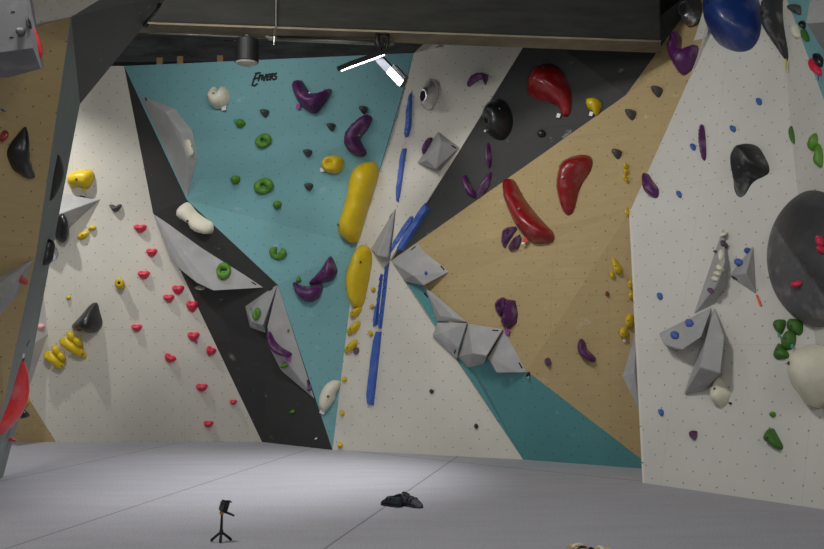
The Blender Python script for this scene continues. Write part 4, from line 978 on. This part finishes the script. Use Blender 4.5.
def shoe(base,yaw,roll,label,mat,group,lift=0):
    root=empty('climbing_shoe',base,label,'climbing shoe',group)
    root.rotation_euler=(roll,0,yaw); root.scale=(.85,.85,.95)
    # length along +x, toe at +x ; sections (x, halfwidth, ztop, zbot)
    sec=[(-.105,.018,.055,.012),(-.10,.028,.075,.004),(-.08,.033,.082,.0),(-.05,.034,.078,.0),(-.02,.034,.07,.006),(.02,.038,.062,.008),(.055,.042,.05,.003),(.085,.038,.037,.0),(.105,.027,.026,.0),(.118,.012,.017,.003)]
    n=16; vs=[];fs=[]; 
    for (x,w,zt,zb_) in sec:
        for k in range(n):
            t=2*math.pi*k/n; c,s=math.cos(t),math.sin(t)
            y=w*math.copysign(abs(c)**.8,c)+.012*math.sin((x+.1)*9); z=(zt+zb_)/2+(zt-zb_)/2*math.copysign(abs(s)**.85,s)
            vs.append(Vector((x,y,z+.004)))
    m=len(sec)
    for i in range(m-1):
        for k in range(n): fs.append((i*n+k,i*n+(k+1)%n,(i+1)*n+(k+1)%n,(i+1)*n+k))
    fs.append(tuple(reversed(range(n)))); fs.append(tuple((m-1)*n+k for k in range(n)))
    up=link('upper',mesh_from('upper',vs,fs),M[mat],root,smooth=True)
    # sole rand
    vs=[];fs=[]
    out=[]
    for (x,w,zt,zb_) in sec: out.append((x,w*1.03+.012*math.sin((x+.1)*9)))
    for (x,w,zt,zb_) in reversed(sec): out.append((x,-w*1.03+.012*math.sin((x+.1)*9)))
    k=len(out)
    for z in (0,.014): vs+=[Vector((x,y,z)) for x,y in out]
    fs=[tuple(reversed(range(k))),tuple(range(k,2*k))]+[(i,(i+1)%k,k+(i+1)%k,k+i) for i in range(k)]
    link('sole',mesh_from('sole',vs,fs),M['rubber'],root)
    # opening collar, pull loop, straps
    col=[Vector((-.062+.036*math.cos(t),.004+.023*math.sin(t),.083-.012*math.cos(t))) for t in [2*math.pi*i/16 for i in range(17)]]
    link('collar',tube_mesh('c',col,.0065,8),M['rubber'],root,smooth=True)
    link('opening',mesh_from('op',[Vector((-.062+.032*math.cos(t),.004+.02*math.sin(t),.084-.012*math.cos(t)+z)) for z in (0,-.004) for t in [2*math.pi*i/16 for i in range(16)]],[tuple(range(16)),tuple(reversed(range(16,32)))]+[(i,16+i,16+(i+1)%16,(i+1)%16) for i in range(16)]),M['hole'],root)
    for sx in (-.015,.025):
        w=.04; pts=[Vector((sx,w*math.cos(t)+.011,.04+(.036 if sx<0 else .03)*math.sin(t))) for t in [math.pi*i/10 for i in range(11)]]
        vs=[]
        for p in pts:
            for dx in (-.009,.009): vs.append(p+Vector((dx,0,0)))
        for p in pts:
            for dx in (-.009,.009): vs.append((p-Vector((0,.011,.04)))*1.08+Vector((0,.011,.04))+Vector((dx,0,0))+Vector((-.08*sx,0,0)))
        L=len(pts); fs=[]
        for i in range(L-1):
            a=2*i; fs+=[(a,a+2,a+3,a+1),(2*L+a,2*L+a+1,2*L+a+3,2*L+a+2),(a,2*L+a,2*L+a+2,a+2),(a+1,a+3,2*L+a+3,2*L+a+1)]
        fs+=[(0,1,2*L+1,2*L),(2*L-2,4*L-2,4*L-1,2*L-1)]
        link('strap',mesh_from('st',vs,fs),M['black'],root)
    lp=[Vector((-.104,0,.06)),Vector((-.118,0,.08)),Vector((-.108,0,.094)),Vector((-.095,0,.082))]
    link('pull_loop',tube_mesh('pl',lp,.005,8),M['shoeblue'],root,smooth=True)
    return root
b=FL(392.5,506)
shoe(b,math.radians(132),0,'dark blue-grey climbing shoe, toe pointing left, left one of the floor pair','shoeblue','pair of climbing shoes on the floor')
b=FL(411,506.8)
shoe(b,math.radians(-48),0,'grey climbing shoe, toe pointing right, right one of the floor pair','shoegrey','pair of climbing shoes on the floor')
def tan_shoe(px,py,yaw,label,s=1):
    b=FL(px,py); r=empty('sandal',b,label,'sandal','tan sandals at the bottom edge'); r.rotation_euler=(0,0,yaw)
    out=[(-.10,.02),(-.07,.032),(0,.03),(.05,.038),(.09,.034),(.11,.015),(.11,-.012),(.08,-.036),(.02,-.036),(-.05,-.03),(-.09,-.026),(-.105,-.01)]
    out=[(x*s,y*s) for x,y in catmull(out,3)]; k=len(out)
    vs=[Vector((x,y,z)) for z in (0,.02) for x,y in out]
    link('sole',mesh_from('s',vs,[tuple(reversed(range(k))),tuple(range(k,2*k))]+[(i,(i+1)%k,k+(i+1)%k,k+i) for i in range(k)]),M['tan'],r)
    pts=[Vector((.03*s,.036*s*math.cos(t),.014+.016*math.sin(t))) for t in [math.pi*i/10 for i in range(11)]]
    link('strap',tube_mesh('st',pts,.009,8),M['cream'],r,smooth=True)
    pts=[Vector((-.03*s,.032*s*math.cos(t),.014+.014*math.sin(t))) for t in [math.pi*i/10 for i in range(11)]]
    link('strap',tube_mesh('st',pts,.006,8),M['black'],r,smooth=True)
tan_shoe(580,551,math.radians(110),'tan sandal with a black strap at the bottom edge of the picture, left one',.85)
tan_shoe(596,553,math.radians(20),'tan sandal at the bottom edge of the picture, right one',.85)
# ============================ camera, lamps, world
cd=bpy.data.cameras.new('camera'); cam=bpy.data.objects.new('camera',cd); COL.objects.link(cam)
cam.location=CAM; cam.rotation_euler=(math.pi/2+PITCH,0,0)
cd.sensor_fit='HORIZONTAL'; cd.sensor_width=36; cd.lens=F*36/824; cd.clip_start=.05; cd.clip_end=100
scene.camera=cam
def lamp(kind,name,loc,tgt,energy,size=.3,col=(1,1,1),angle=90,blend=.6,sy=None):
    l=bpy.data.lights.new(name,kind); l.energy=energy; l.color=col
    if kind=='SPOT': l.spot_size=math.radians(angle); l.spot_blend=blend; l.shadow_soft_size=size
    elif kind=='AREA':
        l.size=size
        if sy: l.shape='RECTANGLE'; l.size_y=sy
    else: l.shadow_soft_size=size
    o=bpy.data.objects.new(name,l); COL.objects.link(o); o.location=loc
    o.rotation_euler=(Vector(tgt)-Vector(loc)).to_track_quat('-Z','Y').to_euler(); return o
WARM=(1,.985,.96)
lamp('SPOT','wall_lamp',(-4.35,9.6,4.5),(-3.6,11.1,0.1),235,.035,WARM,90,1)
lamp('SPOT','teal_wall_lamp',(-2.4,5.6,4.3),(-1.9,10.4,2.4),85,.08,WARM,80,.9)
lamp('AREA','beam_strip_lamp',(-2.0,8.95,4.3),(-1.75,10.9,3.1),15,1.7,WARM,sy=.15)
lamp('SPOT','flood_light_right',tuple(fc2+Vector((.12,-.25,-.3))),(2.4,9.6,1.9),34,.06,WARM,115,.9)
lamp('SPOT','flood_light_floor',tuple(fc1+Vector((-.05,-.05,-.1))),(-1.5,8.2,0),640,.15,(.97,.97,1),78,1)
lamp('SPOT','block_fill',(1.6,2.6,4.9),(-2.7,6.5,2.7),150,.3,WARM,34,1)  # added unseen fill spot, brightens the plywood of the left block
lamp('AREA','hall_lamp_left',(-1.4,-3.0,4.6),(-1.0,9,1.0),80,2.2,WARM)
lamp('AREA','hall_lamp_right',(2.7,-1.0,4.0),(-2.8,7,2.2),75,2.2,WARM)
lamp('AREA','hall_lamp_ceiling',(-1.7,4.2,5.6),(-0.8,9.5,0.2),215,1.0,WARM)
w=bpy.data.worlds.new('world'); scene.world=w; w.use_nodes=True
w.node_tree.nodes['Background'].inputs[0].default_value=(.8,.85,.9,1); w.node_tree.nodes['Background'].inputs[1].default_value=.17
vs_=scene.view_settings; vs_.view_transform='Standard'; vs_.look='None'; vs_.exposure=-.08; vs_.gamma=1; vs_.use_curve_mapping=False
